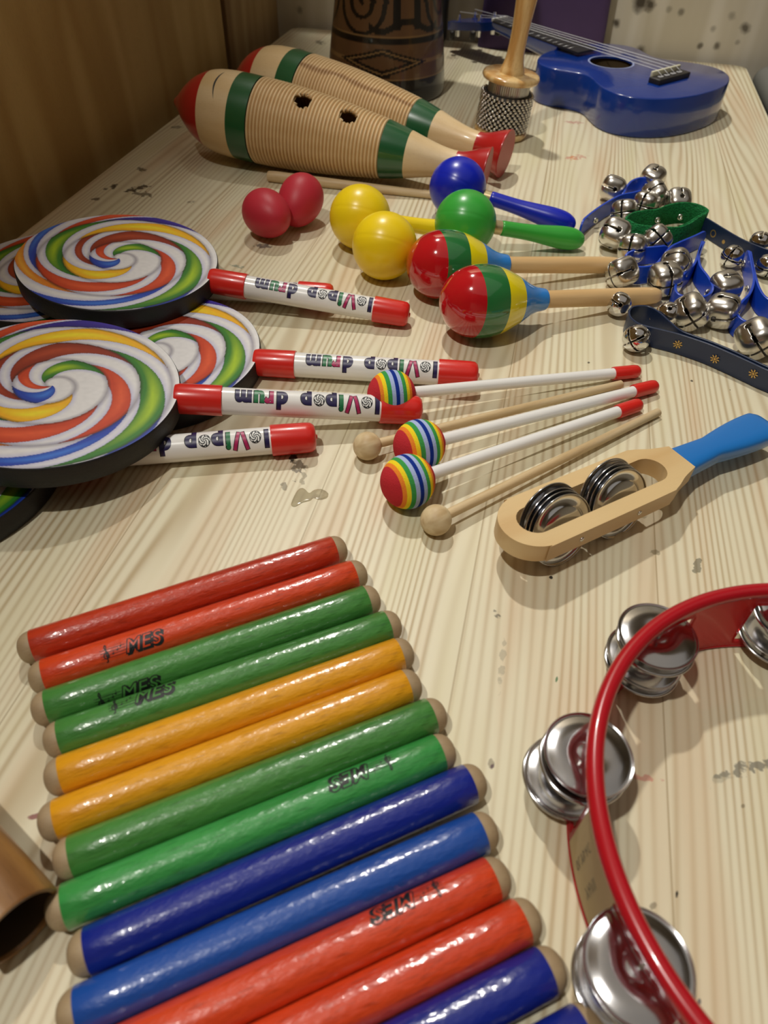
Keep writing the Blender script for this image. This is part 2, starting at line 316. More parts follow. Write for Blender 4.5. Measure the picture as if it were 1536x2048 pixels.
# left wall: two plywood panels with a dark seam
ply = grain_mat('brown_plywood', srgb('#d2b274'), srgb('#b48e50'), 9, 1.3, 26, rough=0.55, axis=2, flecks=0.15, contrast=0.7)
ply2 = grain_mat('brown_plywood_far', srgb('#bfa274'), srgb('#8d6c42'), 13, 1.6, 14, rough=0.6, axis=2, contrast=0.9)
LW = -0.590
YS = 1.362
struct(bmo('wall_left', box_bm(LW - 0.03, LW, -2.4, YS, -0.74, 1.88, 0.002), ply, smooth=False))
struct(bmo('wall_left', box_bm(LW - 0.03, LW, YS + 0.018, 1.68, -0.74, 1.88, 0.002), ply2, smooth=False))
struct(bmo('trim_1', box_bm(LW - 0.05, LW - 0.012, YS - 0.02, YS + 0.04, -0.74, 1.88), mat('dark_seam', (0.035, 0.03, 0.025), 0.8), smooth=False))
def backwall():
    m = grain_mat('greyed_pine_wall', srgb('#e6e0d2'), srgb('#cdc4ae'), 14, 1.1, 22, rough=0.75, axis=2, contrast=0.8)
    nt = m.node_tree; b = nt.nodes['Principled BSDF']; L = nt.links.new; src = b.inputs['Base Color'].links[0].from_socket
    tc = nt.nodes.new('ShaderNodeTexCoord'); nz = nt.nodes.new('ShaderNodeTexNoise'); nz.inputs['Scale'].default_value = 70.0; L(tc.outputs['Object'], nz.inputs['Vector'])
    for px, py, r_, k_ in ((1283, 4, .014, .95), (1300, 10, .009, .9), (1233, 46, .0065, .9), (1362, 25, .006, .6), (1338, 19, .005, .4), (1400, 91, .005, .75), (1434, 92, .0055, .75), (1490, 56, .008, .8), (1281, 103, .009, .8), (1198, 76, .005, .5), (1426, 58, .005, .4), (1275, 24, .005, .5), (1464, 32, .006, .4), (1475, 85, .004, .4), (1130, 20, .005, .5), (1170, 50, .004, .4), (600, 20, .006, .5), (530, 30, .005, .5)):
        d_ = ray(px, py); c = Vector((0, 0, H)) + d_ * (1.642 / d_.y)
        vd = nt.nodes.new('ShaderNodeVectorMath'); vd.operation = 'DISTANCE'; L(tc.outputs['Object'], vd.inputs[0]); vd.inputs[1].default_value = c
        ad = nt.nodes.new('ShaderNodeMath'); ad.operation = 'MULTIPLY_ADD'; L(nz.outputs['Fac'], ad.inputs[0]); ad.inputs[1].default_value = r_ * 1.2; L(vd.outputs['Value'], ad.inputs[2])
        r = nt.nodes.new('ShaderNodeMapRange'); L(ad.outputs[0], r.inputs[0]); r.inputs[1].default_value = r_ * 2.0; r.inputs[2].default_value = r_ * 1.1; r.inputs[3].default_value = 0; r.inputs[4].default_value = k_
        mx = nt.nodes.new('ShaderNodeMix'); mx.data_type = 'RGBA'; mx.inputs[7].default_value = (*srgb('#3a2f1e'), 1); L(src, mx.inputs[6]); L(r.outputs[0], mx.inputs[0]); src = mx.outputs[2]
    L(src, b.inputs['Base Color'])
    return m
struct(bmo('wall_back', box_bm(LW - 0.03, 1.2, 1.642, 1.68, -0.74, 0.75, 0.002), backwall(), smooth=False))
struct(bmo('wall_back', box_bm(-2.2, 3.0, 2.3, 2.4, -0.74, 2.62), room_m, smooth=False))

# ------------------------------------------------------------------ printing on round sticks
def text_2d(s, size, offset=0.0, shear=0.0):
    cu = bpy.data.curves.new('t', 'FONT'); cu.body = s; cu.size = size; cu.offset = offset; cu.shear = shear; cu.resolution_u = 5
    ob = bpy.data.objects.new('t', cu); C.objects.link(ob)
    dg = bpy.context.evaluated_depsgraph_get(); dg.update()
    me = bpy.data.meshes.new_from_object(ob.evaluated_get(dg)); bm = bmesh.new(); bm.from_mesh(me)
    bpy.data.objects.remove(ob); bpy.data.curves.remove(cu); bpy.data.meshes.remove(me)
    return bm
def add_bm(dst, src, m=Matrix.Identity(4), mi=0):
    vm = {v: dst.verts.new(m @ v.co) for v in src.verts}
    for f in src.faces:
        try: nf = dst.faces.new([vm[v] for v in f.verts]); nf.material_index = mi
        except ValueError: pass
    src.free()
def bounds(bm):
    xs = [v.co.x for v in bm.verts]; ys = [v.co.y for v in bm.verts]; return min(xs), max(xs), min(ys), max(ys)
def stroke(bm, pts, w, mi=0, z=0.0):
    pts = [Vector((p[0], p[1], 0)) for p in pts]
    L_, R_ = [], []
    for i, p in enumerate(pts):
        t = pts[min(i + 1, len(pts) - 1)] - pts[max(i - 1, 0)]; n = Vector((-t.y, t.x, 0)).normalized() * w / 2
        L_.append(bm.verts.new((p.x + n.x, p.y + n.y, z))); R_.append(bm.verts.new((p.x - n.x, p.y - n.y, z)))
    for i in range(len(pts) - 1):
        f = bm.faces.new([L_[i], L_[i + 1], R_[i + 1], R_[i]]); f.material_index = mi
def disc2(bm, cx, cy, r, mi, z=0.0, n=28):
    vs = [bm.verts.new((cx + r * math.cos(2 * math.pi * k / n), cy + r * math.sin(2 * math.pi * k / n), z)) for k in range(n)]
    f = bm.faces.new(vs); f.material_index = mi
def wrap(bm, r, x0, phi0, su=1, sv=1, lift=0.00012, step=0.0008):
    """bend a flat print (u, v, layer) round a stick of radius r"""
    a, b_, c, d_ = bounds(bm); v = c + step
    while v < d_:
        bmesh.ops.bisect_plane(bm, geom=bm.verts[:] + bm.edges[:] + bm.faces[:], plane_co=(0, v, 0), plane_no=(0, 1, 0)); v += step
    for w in bm.verts:
        ph = phi0 + sv * w.co.y / r; R = r + lift + w.co.z
        w.co = Vector((x0 + su * w.co.x, R * math.sin(ph), R * math.cos(ph)))
def hit_stick(m, r, px, py):
    """x and angle where the ray through a pixel meets a stick whose frame is m"""
    inv = m.inverted(); o_ = inv @ Vector((0, 0, H)); d_ = inv.to_3x3() @ ray(px, py)
    a = d_.y ** 2 + d_.z ** 2; b_ = 2 * (o_.y * d_.y + o_.z * d_.z); c = o_.y ** 2 + o_.z ** 2 - r * r
    disc = max(b_ * b_ - 4 * a * c, 0); t = (-b_ - math.sqrt(disc)) / (2 * a); p = o_ + d_ * t
    return p.x, math.atan2(p.y, p.z)

# ------------------------------------------------------------------ claves
CR = 0.0101; DOME = 0.0082; CL = 0.2018
COLS = {'red': ('#c43c1e', '#a62a16', '#5a1408'), 'orange_red': ('#d8481f', '#c03618', '#6a1c08'), 'green': ('#4a8a40', '#35702f', '#173d14'), 'mid_green': ('#3f9a4c', '#2c8039', '#0f4a1c'),
        'yellow': ('#e5a21c', '#d08c12', '#8a5508'), 'dark_blue': ('#12268a', '#0e1f7c', '#0c1a66'), 'blue': ('#1d4fa4', '#184594', '#143a80')}
cm = {}
for k, (a, b_, c) in COLS.items():
    cm[k] = grain_mat('clave_' + k, srgb(a), srgb(b_), 90, 8, 14, rough=0.34, coat=0.55, axis=0, flecks=0.0 if 'blue' in k else 0.4, contrast=0.55, fleck_col=srgb(c), bump=0.6, bs=(420, 190))
sticks = [  # colour, left tip, right tip, label
    ('red', (31, 1305), (692, 1094), 'plain red clave lying furthest back in the row of claves'),
    ('orange_red', (58, 1364), (732, 1143), 'red clave with the printed logo upright, second from the back of the row'),
    ('green', (65, 1424), (758, 1194), 'green clave in front of the red ones, its logo low on its near flank'),
    ('green', (87, 1490), (800, 1245), 'green clave with printed logo, lying just behind the two yellow claves'),
    ('yellow', (87, 1565), (821.6, 1295.5), 'yellow clave touching the green clave with logo, the farther yellow one'),
    ('yellow', (73, 1656), (837, 1359), 'yellow clave with speckled back edge, the nearer of the two yellow ones'),
    ('green', (107, 1725), (889, 1422), 'plain green clave without logo between yellow clave and brighter green clave'),
    ('mid_green', (90.5, 1829), (906, 1494), 'brighter green clave with its logo upside down near the right end'),
    ('dark_blue', (134, 1922), (967, 1555), 'dark blue clave lying between the bright green and the lighter blue clave'),
    ('blue', (115.6, 2036), (990.6, 1653), 'lighter blue clave in front of the first dark blue clave'),
    ('orange_red', None, (1013, 1741), 'red clave with upside down logo, in front of the lighter blue clave'),
    ('orange_red', None, (1073.5, 1825), 'plain red clave lying between the red clave with logo and the nearest dark blue ones'),
    ('dark_blue', None, (1122, 1922.6), 'dark blue clave near the bottom edge, in front of the red claves'),
    ('dark_blue', None, (1201, 2042), 'dark blue clave in the bottom corner of the row, nearest of all')]
def logo(ms):
    """outlined slanted letters with a drop shade, a small stave and a treble clef; slot 0 black, slot 1 the stick's own paint"""
    bm = bmesh.new(); x = 0.0125
    stg = [('M', 0.0), ('E', 0.0), ('S', 0.0)]
    for ch, dy in stg:
        for off, dx, dyy, z, mi in ((0.00075, 0.0009, -0.0009, 0.0, 0), (0.0006, 0, 0, 0.00004, 0), (-0.00002, 0, 0, 0.00010, 1)):
            t = text_2d(ch, 0.0108, off, 0.28); add_bm(bm, t, Matrix.Translation((x + dx, dyy, z)), mi)
        x += {'M': 0.0086, 'E': 0.0062, 'S': 0.0066}[ch]
    for i in range(4): stroke(bm, [(-0.0005, 0.0006 + i * 0.0016), (0.0135, 0.0006 + i * 0.0016)], 0.00022, 0, 0.0001)
    for (nx, ny) in ((0.0062, 0.0022), (0.0088, 0.0036), (0.0108, 0.005)):
        disc2(bm, nx, ny, 0.0005, 0, 0.00011, 10); stroke(bm, [(nx + 0.0004, ny), (nx + 0.0004, ny + 0.002)], 0.0002, 0, 0.0001)
    cl = [(0.0022, 0.0022), (0.003, 0.0016), (0.0036, 0.0026), (0.0028, 0.0036), (0.0016, 0.003), (0.0012, 0.0016), (0.0024, 0.0004), (0.0038, 0.0014), (0.0036, 0.0036), (0.0026, 0.0054), (0.0022, 0.007), (0.0028, 0.0082), (0.0032, 0.0072), (0.0028, 0.0052), (0.0027, 0.0006), (0.0026, -0.0012), (0.0016, -0.0014)]
    stroke(bm, [(p.x, p.y) for p in spline([(a, b_, 0) for a, b_ in cl], 5)], 0.00055, 0, 0.00012)
    x0, x1, y0, y1 = bounds(bm)
    for v in bm.verts: v.co.x -= (x0 + x1) / 2; v.co.y -= 0.0035
    return bm
LOGO = {1: ((266, 1289), 1, 1.0), 2: ((258, 1383), 1, 1.0), 3: ((286, 1391), 1, 1.0), 7: ((722, 1545), -1, 1.0), 10: ((812, 1802), -1, 1.0)}
prev = None
for i, (ck, lt, rt, lab) in enumerate(sticks):
    B = P(*rt, CR)
    if lt: A = P(*lt, CR)
    else: A = B - Vector((math.cos(math.radians(35.9)), math.sin(math.radians(35.9)), 0)) * CL
    A = B + (A - B).normalized() * CL
    if prev:                                   # never closer than touching
        pa, pb = prev; dd = (pb - pa).normalized(); nn = Vector((dd.y, -dd.x, 0))
        for q in (A, B):
            g = (q - pa).dot(nn)
            if g < 2 * CR + 0.0002: q += nn * (2 * CR + 0.0002 - g)
    prev = (A, B); m = frame(A, B); L_ = (B - A).length
    t = thing('clave', lab, 'clave', m, 'claves laid side by side on the table')
    bmo('barrel', lathe([(DOME, CR * 0.6), (DOME, CR - 0.0003), (DOME + 0.0004, CR)] + [(DOME + 0.0004 + (L_ - 2 * DOME - 0.0008) * k / 10, CR) for k in range(1, 10)] + [(L_ - DOME - 0.0004, CR), (L_ - DOME, CR - 0.0003), (L_ - DOME, CR * 0.6)], 56), cm[ck], t, sharp=50)
    for s in (0, 1):
        pr = [(0.0, 0.0)] + [(DOME * (1 - math.cos(a)), (CR - 0.0004) * math.sin(a) ** 0.8) for a in [math.pi / 2 * k / 10 for k in range(1, 11)]] + [(DOME + 0.0005, CR - 0.0004), (DOME + 0.0005, CR * 0.5)]
        if s: pr = [(L_ - x, r) for x, r in pr]
        tag(bmo('end_cap', lathe(pr, 40), M['dome'], t, sharp=60), 'bare wood rounded end')
    if i in LOGO:
        (px, py), sgn, sc = LOGO[i]; x0, ph = hit_stick(m, CR, px, py); bm = logo(None); wrap(bm, CR, x0, ph, sgn, sgn)
        bmo('printed_logo', bm, [M['black'], cm[ck]], t, smooth=False)

# ------------------------------------------------------------------ lollipop drums
PAL = {'w': (0.80, 0.79, 0.80), 'r': srgb('#c8401c'), 'd': srgb('#8e2c14'), 'g': srgb('#2f7a24'), 'b': srgb('#1a3fae'), 'p': srgb('#2b1a86'), 'y': srgb('#f2b418'), 'o': srgb('#e08020')}
HI = {'r': srgb('#e25a30'), 'd': srgb('#b04424'), 'g': srgb('#a8c820'), 'b': srgb('#3a78d8'), 'p': srgb('#3c2aa4'), 'y': srgb('#f6e02a'), 'o': srgb('#f0b040')}
STR = [(0.28, .14, 'b'), (0.50, .07, 'r'), (0.75, .11, 'g'), (1.27, .12, 'y'), (1.50, .05, 'd'), (1.71, .14, 'd'), (2.03, .10, 'r'), (2.27, .12, 'r'), (2.50, .11, 'g'), (2.75, .12, 'y'),
       (3.03, .13, 'g'), (3.22, .06, 'b'), (3.42, .06, 'o'), (3.535, .05, 'b'), (3.70, .06, 'r'), (3.82, .085, 'p'), (4.21, .07, 'b'), (4.42, .06, 'o'), (4.7, .06, 'r')]
DR = 0.0905
def lerp(a, b_, t): return tuple(x + (y - x) * t for x, y in zip(a, b_))
def swirl(co):
    r = math.hypot(co.x, co.y) / DR
    cw = (-math.atan2(co.y, co.x) / (2 * math.pi)) % 1.0             # clockwise turn from the handle side
    u = 3.95 * r + 0.30 - cw; c = math.floor(u); v = u - c; T = c + cw - 0.22 * (v - 0.5); k3 = None
    if v < 0.5 and False: pass
    for tc, hw, ch in STR:
        hw *= 0.68; q = abs(T - tc) / hw
        if q < 1.0: k3 = (q, ch, hw); break
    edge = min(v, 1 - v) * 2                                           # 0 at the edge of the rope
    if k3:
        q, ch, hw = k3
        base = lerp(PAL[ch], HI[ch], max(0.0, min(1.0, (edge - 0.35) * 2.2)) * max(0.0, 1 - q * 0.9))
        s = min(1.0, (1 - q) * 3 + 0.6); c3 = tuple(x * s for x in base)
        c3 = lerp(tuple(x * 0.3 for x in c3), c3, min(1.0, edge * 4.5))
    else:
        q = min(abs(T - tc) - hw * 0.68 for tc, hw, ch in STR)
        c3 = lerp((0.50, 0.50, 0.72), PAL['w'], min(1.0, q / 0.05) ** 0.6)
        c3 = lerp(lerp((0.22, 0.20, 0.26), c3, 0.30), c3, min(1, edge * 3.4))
    n_ = noise.noise(Vector((co.x * 260, co.y * 260, 0))) * 0.05
    return tuple(max(0, x * (1 + n_)) for x in c3)
DT = 0.018
def head_mesh():
    bm = bmesh.new(); NR, NA = 170, 420; rings = []
    ctr = bm.verts.new((0, 0, DT))
    for i in range(1, NR + 1):
        r = (DR - 0.0008) * i / NR
        rings.append([bm.verts.new((r * math.cos(2 * math.pi * k / NA), r * math.sin(2 * math.pi * k / NA), DT)) for k in range(NA)])
    for k in range(NA): bm.faces.new([ctr, rings[0][k], rings[0][(k + 1) % NA]])
    for a, b_ in zip(rings, rings[1:]):
        for k in range(NA): bm.faces.new([a[k], b_[k], b_[(k + 1) % NA], a[(k + 1) % NA]])
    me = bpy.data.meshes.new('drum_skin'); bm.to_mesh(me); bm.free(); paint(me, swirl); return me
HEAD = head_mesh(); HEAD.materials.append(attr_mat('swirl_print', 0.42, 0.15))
def rim_mesh():
    bm = bmesh.new(); n = 240; prof = [(DR - 0.0012, DT - 0.0001), (DR - 0.0004, DT - 0.0004), (DR, DT - 0.0015), (DR + 0.0003, DT * 0.5), (DR, 0.001), (DR - 0.001, 0), (DR - 0.012, 0), (DR - 0.012, 0.004), (0.001, 0.004)]
    return lathe([(z, r) for r, z in prof], n, 'Z', bm)
def swirl_letter(bm, cx, cy, r):
    disc2(bm, cx, cy, r, 0, 0.0); disc2(bm, cx, cy, r * 0.88, 3, 0.00003)
    for k in range(5):
        a0 = 2 * math.pi * k / 5
        pts = [(cx + r * 0.88 * s * math.cos(a0 + 2.6 * (1 - s)), cy + r * 0.88 * s * math.sin(a0 + 2.6 * (1 - s))) for s in [0.12 + 0.88 * j / 10 for j in range(11)]]
        stroke(bm, pts, r * 0.15, 0, 0.00006)
    for k in range(0, 14, 2):
        a0 = 2 * math.pi * k / 14; stroke(bm, [(cx + r * 0.8 * math.cos(a0 + j * 0.11), cy + r * 0.8 * math.sin(a0 + j * 0.11)) for j in range(4)], r * 0.2, 0, 0.00007)
def lolly_text():
    bm = bmesh.new(); Wt = 0.111
    chars = [('l', 1, 0), ('o', 0, 0), ('L', 2, 0), ('i', 4, 0), ('p', 1, 0), ('o', 0, 0), ('p', 1, 0), (' ', 0, 0), ('d', 1, 0), ('r', 2, 0), ('u', 4, 0), ('m', 1, 0)]
    adv = {'l': .0065, 'o': .0098, 'L': .0128, 'i': .0055, 'p': .0102, ' ': .0085, 'd': .0112, 'r': .0072, 'u': .0098, 'm': .014}
    x = 0.0
    for ch, mi, _ in chars:
        if ch == 'o': swirl_letter(bm, x + 0.0047, 0.0043, 0.0046)
        elif ch == 'L':                                                # two slanted strokes
            for x0, x1 in ((0.0, 0.0038), (0.0100, 0.0062)):
                stroke(bm, [(x + x0 + 0.001, 0.0128), (x + x1 + 0.001, -0.0004)], 0.0036, 0, 0.0); stroke(bm, [(x + x0 + 0.001, 0.0124), (x + x1 + 0.001, 0.0000)], 0.0025, 2, 0.00004)
        elif ch != ' ':
            for off, z, m_ in ((0.0012, 0.0, 0), (0.00085, 0.00004, mi)):
                t = text_2d(ch, 0.0168, off); a, b_, c, d_ = bounds(t)
                add_bm(bm, t, Matrix.Translation((x - a + 0.0008 - (0 if off < 0.0006 else 0.0), 0, z)), m_)
        x += adv[ch]
    for v in bm.verts: v.co.x *= Wt / x; v.co.y *= 1.15
    return bm
TEXT = lolly_text(); TR = 0.0104
def drum_parts(t):
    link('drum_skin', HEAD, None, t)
    bmo('rim', rim_mesh(), M['rubber'], t, sharp=60)
    hm = Matrix.Translation((0, 0, 0.0115))
    x0 = DR - 0.004
    capR = 0.0117
    bmo('handle_tube', lathe([(x0 + 0.02, TR * .5), (x0 + 0.02, TR), (0.25, TR), (0.25, TR * .5)], 56), M['white_plastic'], t, hm, sharp=40)
    c1 = [(x0, 0.0), (x0, capR * .8), (x0 + 0.0012, capR * .93), (x0 + 0.004, capR * 0.985), (x0 + 0.034, capR * 1.0), (x0 + 0.0352, capR * 0.985), (x0 + 0.0352, TR)]
    bmo('end_cap', lathe(smooth_profile(c1[:3], 3)[:-1] + c1[2:], 56), M['red_plastic'], t, hm, sharp=40)
    e = 0.277
    c2 = [(e - 0.034, TR), (e - 0.034, capR), (e - 0.033, capR * 1.01), (e - 0.008, capR * 0.985), (e - 0.004, capR * 0.95), (e - 0.0015, capR * 0.8), (e - 0.0006, capR * 0.55), (e - 0.0004, capR * 0.2), (e + 0.0006, capR * 0.14), (e + 0.0008, 0)]
    bmo('end_cap', lathe(c2, 56), M['red_plastic'], t, hm, sharp=40)
    bm = TEXT.copy(); wrap(bm, TR, 0.2425, -0.0, -1, -1, 0.0001)
    bmo('printed_lettering', bm, [M['black'], M['navy_ink'], M['pink_ink'], M['white_ink'], M['green_ink']], t, hm, smooth=False)
drums = [  # centre px, tip px, slope, label
    ((217, 516), (817, 630), 0.085, 'lollipop drum whose whole round swirled head shows, topmost at the back left'),
    ((112, 772), (841, 821), 0.10, 'lollipop drum with big swirled head in front, lying over its neighbours at left'),
    ((300, 700), (957, 751), 0.0, 'lollipop drum half hidden below the other two, its handle under a rainbow mallet'),
    ((29, 541), (668, 592), 0.0, 'lollipop drum mostly hidden at the left edge beneath the back one'),
    ((-60, 916), (633, 874), 0.0, 'lollipop drum nearest the viewer, head almost hidden below the front one')]
for i, (cpx, tpx, sl, lab) in enumerate(drums):
    T = P(*tpx, 0.0117); c0 = P(*cpx, 0.018 + 0.277 * sl * 0.98); d_ = (c0 - T); d_.z = 0; d_.normalize()
    Lh = 0.277; base = Vector((T.x, T.y, 0)) + d_ * (Lh * math.cos(math.atan(sl))); base.z = Lh * math.sin(math.atan(sl)) + 0.0003
    m = frame(base, Vector((T.x, T.y, 0.0003)))
    t = thing('lollipop_drum', lab, 'drum', m, 'lollipop drums stacked at the left')
    drum_parts(t)
TEXT.free()

# ------------------------------------------------------------------ foam mallets and wooden beaters
FB = 0.0194
FOAM = [(0.075, srgb('#14308c')), (0.235, srgb('#a9b8e0')), (0.40, srgb('#3f9a4c')), (0.54, srgb('#f4d82a')), (0.66, srgb('#f08a30')), (2.0, srgb('#c23038'))]
def foam_col(co):
    a = abs(co.x) / FB
    for lim, c in FOAM:
        if a < lim: return c
def foam_mesh():
    bm = lathe([(-FB * math.cos(math.pi * k / 180), FB * math.sin(math.pi * k / 180)) for k in range(181)], 72)
    me = bpy.data.meshes.new('foam_ball'); bmesh.ops.recalc_face_normals(bm, faces=bm.faces[:]); bm.to_mesh(me); bm.free(); paint(me, foam_col); return me
FM = foam_mesh(); fm_ = attr_mat('striped_foam', 0.9, 0, 0.15); FM.materials.append(fm_)
nt = fm_.node_tree; n_ = nt.nodes.new('ShaderNodeTexNoise'); n_.inputs['Scale'].default_value = 900; tc_ = nt.nodes.new('ShaderNodeTexCoord'); bp_ = nt.nodes.new('ShaderNodeBump'); bp_.inputs['Strength'].default_value = 0.5; bp_.inputs['Distance'].default_value = 0.0006
nt.links.new(tc_.outputs['Object'], n_.inputs['Vector']); nt.links.new(n_.outputs['Fac'], bp_.inputs['Height']); nt.links.new(bp_.outputs['Normal'], nt.nodes['Principled BSDF'].inputs['Normal'])
foam_mallets = [((783, 789), (1280, 742), 'rainbow foam mallet furthest back, its ball resting against two lollipop drum handles'),
                ((838.5, 891), (1314, 771), 'rainbow foam mallet in the middle, its ball behind the nearest rainbow ball'),
                ((815.5, 963), (1282, 808), 'rainbow foam mallet with the whole striped ball in view, nearest')]
for bpx, tpx, lab in foam_mallets:
    A = P(*bpx, FB); B = P(*tpx, 0.0058); L_ = (B - A).length; t = thing('foam_mallet', lab, 'mallet', frame(A, B), 'rainbow foam mallets')
    link('foam_ball', FM, None, t)
    r = 0.0047
    bmo('shaft', lathe([(FB * 0.9, 0), (FB * 0.9, r), (L_ - 0.02, r), (L_ - 0.02, 0)], 32), M['white_plastic'], t, sharp=40)
    bmo('grip_cap', lathe([(L_ - 0.0265, r), (L_ - 0.0265, 0.0056), (L_ - 0.025, 0.0058), (L_ - 0.006, 0.0058), (L_ - 0.003, 0.0053), (L_ - 0.001, 0.0038), (L_, 0.0018), (L_, 0)], 32), M['red_plastic'], t, sharp=50)
beech = grain_mat('pale_beech', srgb('#d9c29a'), srgb('#c0a274'), 120, 12, 16, rough=0.5, axis=0, flecks=0.18, contrast=0.6, fleck_col=srgb('#a88558'))
beech_ball = grain_mat('pale_beech_ball', srgb('#dcc8a0'), srgb('#bfa377'), 130, 40, 16, rough=0.5, axis=0, contrast=0.6)
for bpx, tpx, lab in [((734.6, 892), (1243, 768), 'plain wooden beater with a small round head, lying beneath the rainbow mallets'),
                      ((872, 1040), (1317, 824), 'plain wooden beater lying in front, nearest to the jingle stick')]:
    WB = 0.0108
    A = P(*bpx, WB); B = P(*tpx, 0.0036); L_ = (B - A).length; t = thing('wooden_beater', lab, 'mallet', frame(A, B), 'wooden beaters')
    bmo('ball', lathe([(-WB * math.cos(math.pi * k / 32), WB * math.sin(math.pi * k / 32)) for k in range(33)], 48), beech_ball, t)
    bmo('shaft', lathe([(WB * 0.8, 0), (WB * 0.8, 0.0037), (L_ - 0.0006, 0.0034), (L_, 0.0029), (L_, 0)], 28), beech, t, sharp=40)
# guiro scraper
A = P(536, 352, 0.0064); B = P(872, 391, 0.0045); L_ = (B - A).length
t = thing('scraper_stick', 'pale wooden scraper stick lying in front of the nearer guiro', 'stick', frame(A, B))
bmo('stick', lathe([(0, 0), (0, 0.0052), (0.0012, 0.0062), (0.01, 0.0066), (L_ * .5, 0.0055), (L_ - 0.002, 0.0044), (L_, 0.003), (L_, 0)], 32), beech, t, sharp=50)

# ------------------------------------------------------------------ egg shakers
egg_m = mat('red_egg_plastic', (0.50, 0.026, 0.045), 0.45, sub=0.0, bump=0.08, bscale=700, spec=0.35)
def egg(cpx, az, el, z, lab):
    Lh, r = 0.0320, 0.0247; pr = []
    for k in range(49):
        a = math.pi * k / 48; x = -math.cos(a) * Lh; w = r * math.sin(a) * (1 - 0.12 * x / Lh) ; pr.append((x, w))
    c = P(*cpx, z); d_ = Vector((math.cos(az) * math.cos(el), math.sin(az) * math.cos(el), math.sin(el)))
    t = thing('egg_shaker', lab, 'shaker', frame(c, c + d_), 'red egg shakers'); bmo('shell', lathe(pr, 64), egg_m, t)
egg((535, 428), math.radians(-42), math.radians(4), 0.0262, 'red egg shaker lying on its side, the nearer one')
egg((600, 402), math.radians(-95), math.radians(-22), 0.0268, 'farther red egg shaker, tucked behind the other one beside the scraper stick')

# ------------------------------------------------------------------ plastic maracas
MB = 0.0326
def maraca(col, cpx, epx, zend, lab, ferrule=True):
    A = P(*cpx, MB); B = P(*epx, zend); L_ = (B - A).length; t = thing('maraca', lab, 'maraca', frame(A, B), 'plastic maracas in one colour each')
    pr = [(-MB * math.cos(math.pi * k / 80), MB * math.sin(math.pi * k / 80) * (1 - 0.006 * math.exp(-((k - 40) / 0.9) ** 2))) for k in range(81)]
    bmo('ball', lathe(pr, 96, 'Z'), col, t, Matrix.Rotation(math.radians(-38), 4, 'X') @ Matrix.Rotation(math.radians(6), 4, 'Y'))
    s = (L_ - 0.042) / 0.1
    pr = [(0.040, 0.0), (0.040, 0.0074), (0.042, 0.0078), (0.042 + 0.02 * s, 0.0080), (0.042 + 0.035 * s, 0.0086), (0.042 + 0.055 * s, 0.0104), (0.042 + 0.072 * s, 0.0118), (0.042 + 0.086 * s, 0.0112), (0.042 + 0.095 * s, 0.008), (0.042 + 0.099 * s, 0.0038), (0.042 + 0.1 * s, 0)]
    bmo('handle', lathe([pr[0], pr[1]] + smooth_profile(pr[2:], 6), 48), col, t)
    bmo('ferrule', lathe([(0.029, 0), (0.029, 0.0072), (0.0405, 0.0072), (0.0405, 0)], 40), gold, t, sharp=40)
gold = mat('gold_ferrule', (0.62, 0.50, 0.28), 0.35, 0.7)
ym = mat('yellow_plastic', srgb('#f2d218'), 0.32, coat=0.15, coat_rough=0.25, spec=0.4)
bmat = mat('blue_plastic', srgb('#0c22b4'), 0.3, coat=0.1, coat_rough=0.2)
gmat = mat('green_plastic', srgb('#38a43c'), 0.32, coat=0.1, coat_rough=0.2)
maraca(bmat, (915.5, 375), (1151, 452), 0.0105, 'blue plastic maraca touching the red foot of the guiro')
maraca(gmat, (930.7, 445), (1168, 482), 0.0105, 'green plastic maraca between the blue one and the striped ones')
maraca(ym, (720.3, 434.5), (962, 470), 0.0105, 'yellow plastic maraca, the farther of the two yellow ones')
maraca(ym, (769.2, 492), (1000, 528), 0.0105, 'yellow plastic maraca in front, next to the striped maraca')

# ------------------------------------------------------------------ striped wooden maracas
SM = [(0, 0), (0.0012, 0.0085), (0.004, 0.0150), (0.0095, 0.0222), (0.018, 0.0283), (0.028, 0.0316), (0.038, 0.0326), (0.048, 0.0318), (0.058, 0.0292), (0.068, 0.0250), (0.078, 0.0200), (0.087, 0.0150), (0.095, 0.0117), (0.104, 0.0100), (0.105, 0.0088)]
glossy = {'red': mat('gloss_red', (0.50, 0.006, 0.012), 0.12, coat=1.0, bump=0.02, bscale=80), 'green': mat('gloss_green', (0.022, 0.17, 0.045), 0.14, coat=1.0), 'yellow': mat('gloss_yellow', srgb('#f0dc14'), 0.14, coat=1.0), 'blue': mat('gloss_blue', srgb('#3486d8'), 0.2, coat=0.8)}
maple = grain_mat('maple_handle', srgb('#e0bd8a'), srgb('#d2aa72'), 80, 10, 10, rough=0.4, axis=0, coat=0.15, contrast=0.5)
SPS = smooth_profile(SM, 8)
def band(a, b_):
    pr = [p for p in SPS if a <= p[0] <= b_]
    def at(x):
        for p, q in zip(SPS, SPS[1:]):
            if p[0] <= x <= q[0]: return p[1] + (q[1] - p[1]) * (x - p[0]) / max(1e-9, q[0] - p[0])
        return 0
    if a > 0: pr = [(a, at(a))] + pr
    if b_ < 0.105: pr = pr + [(b_, at(b_))]
    return pr
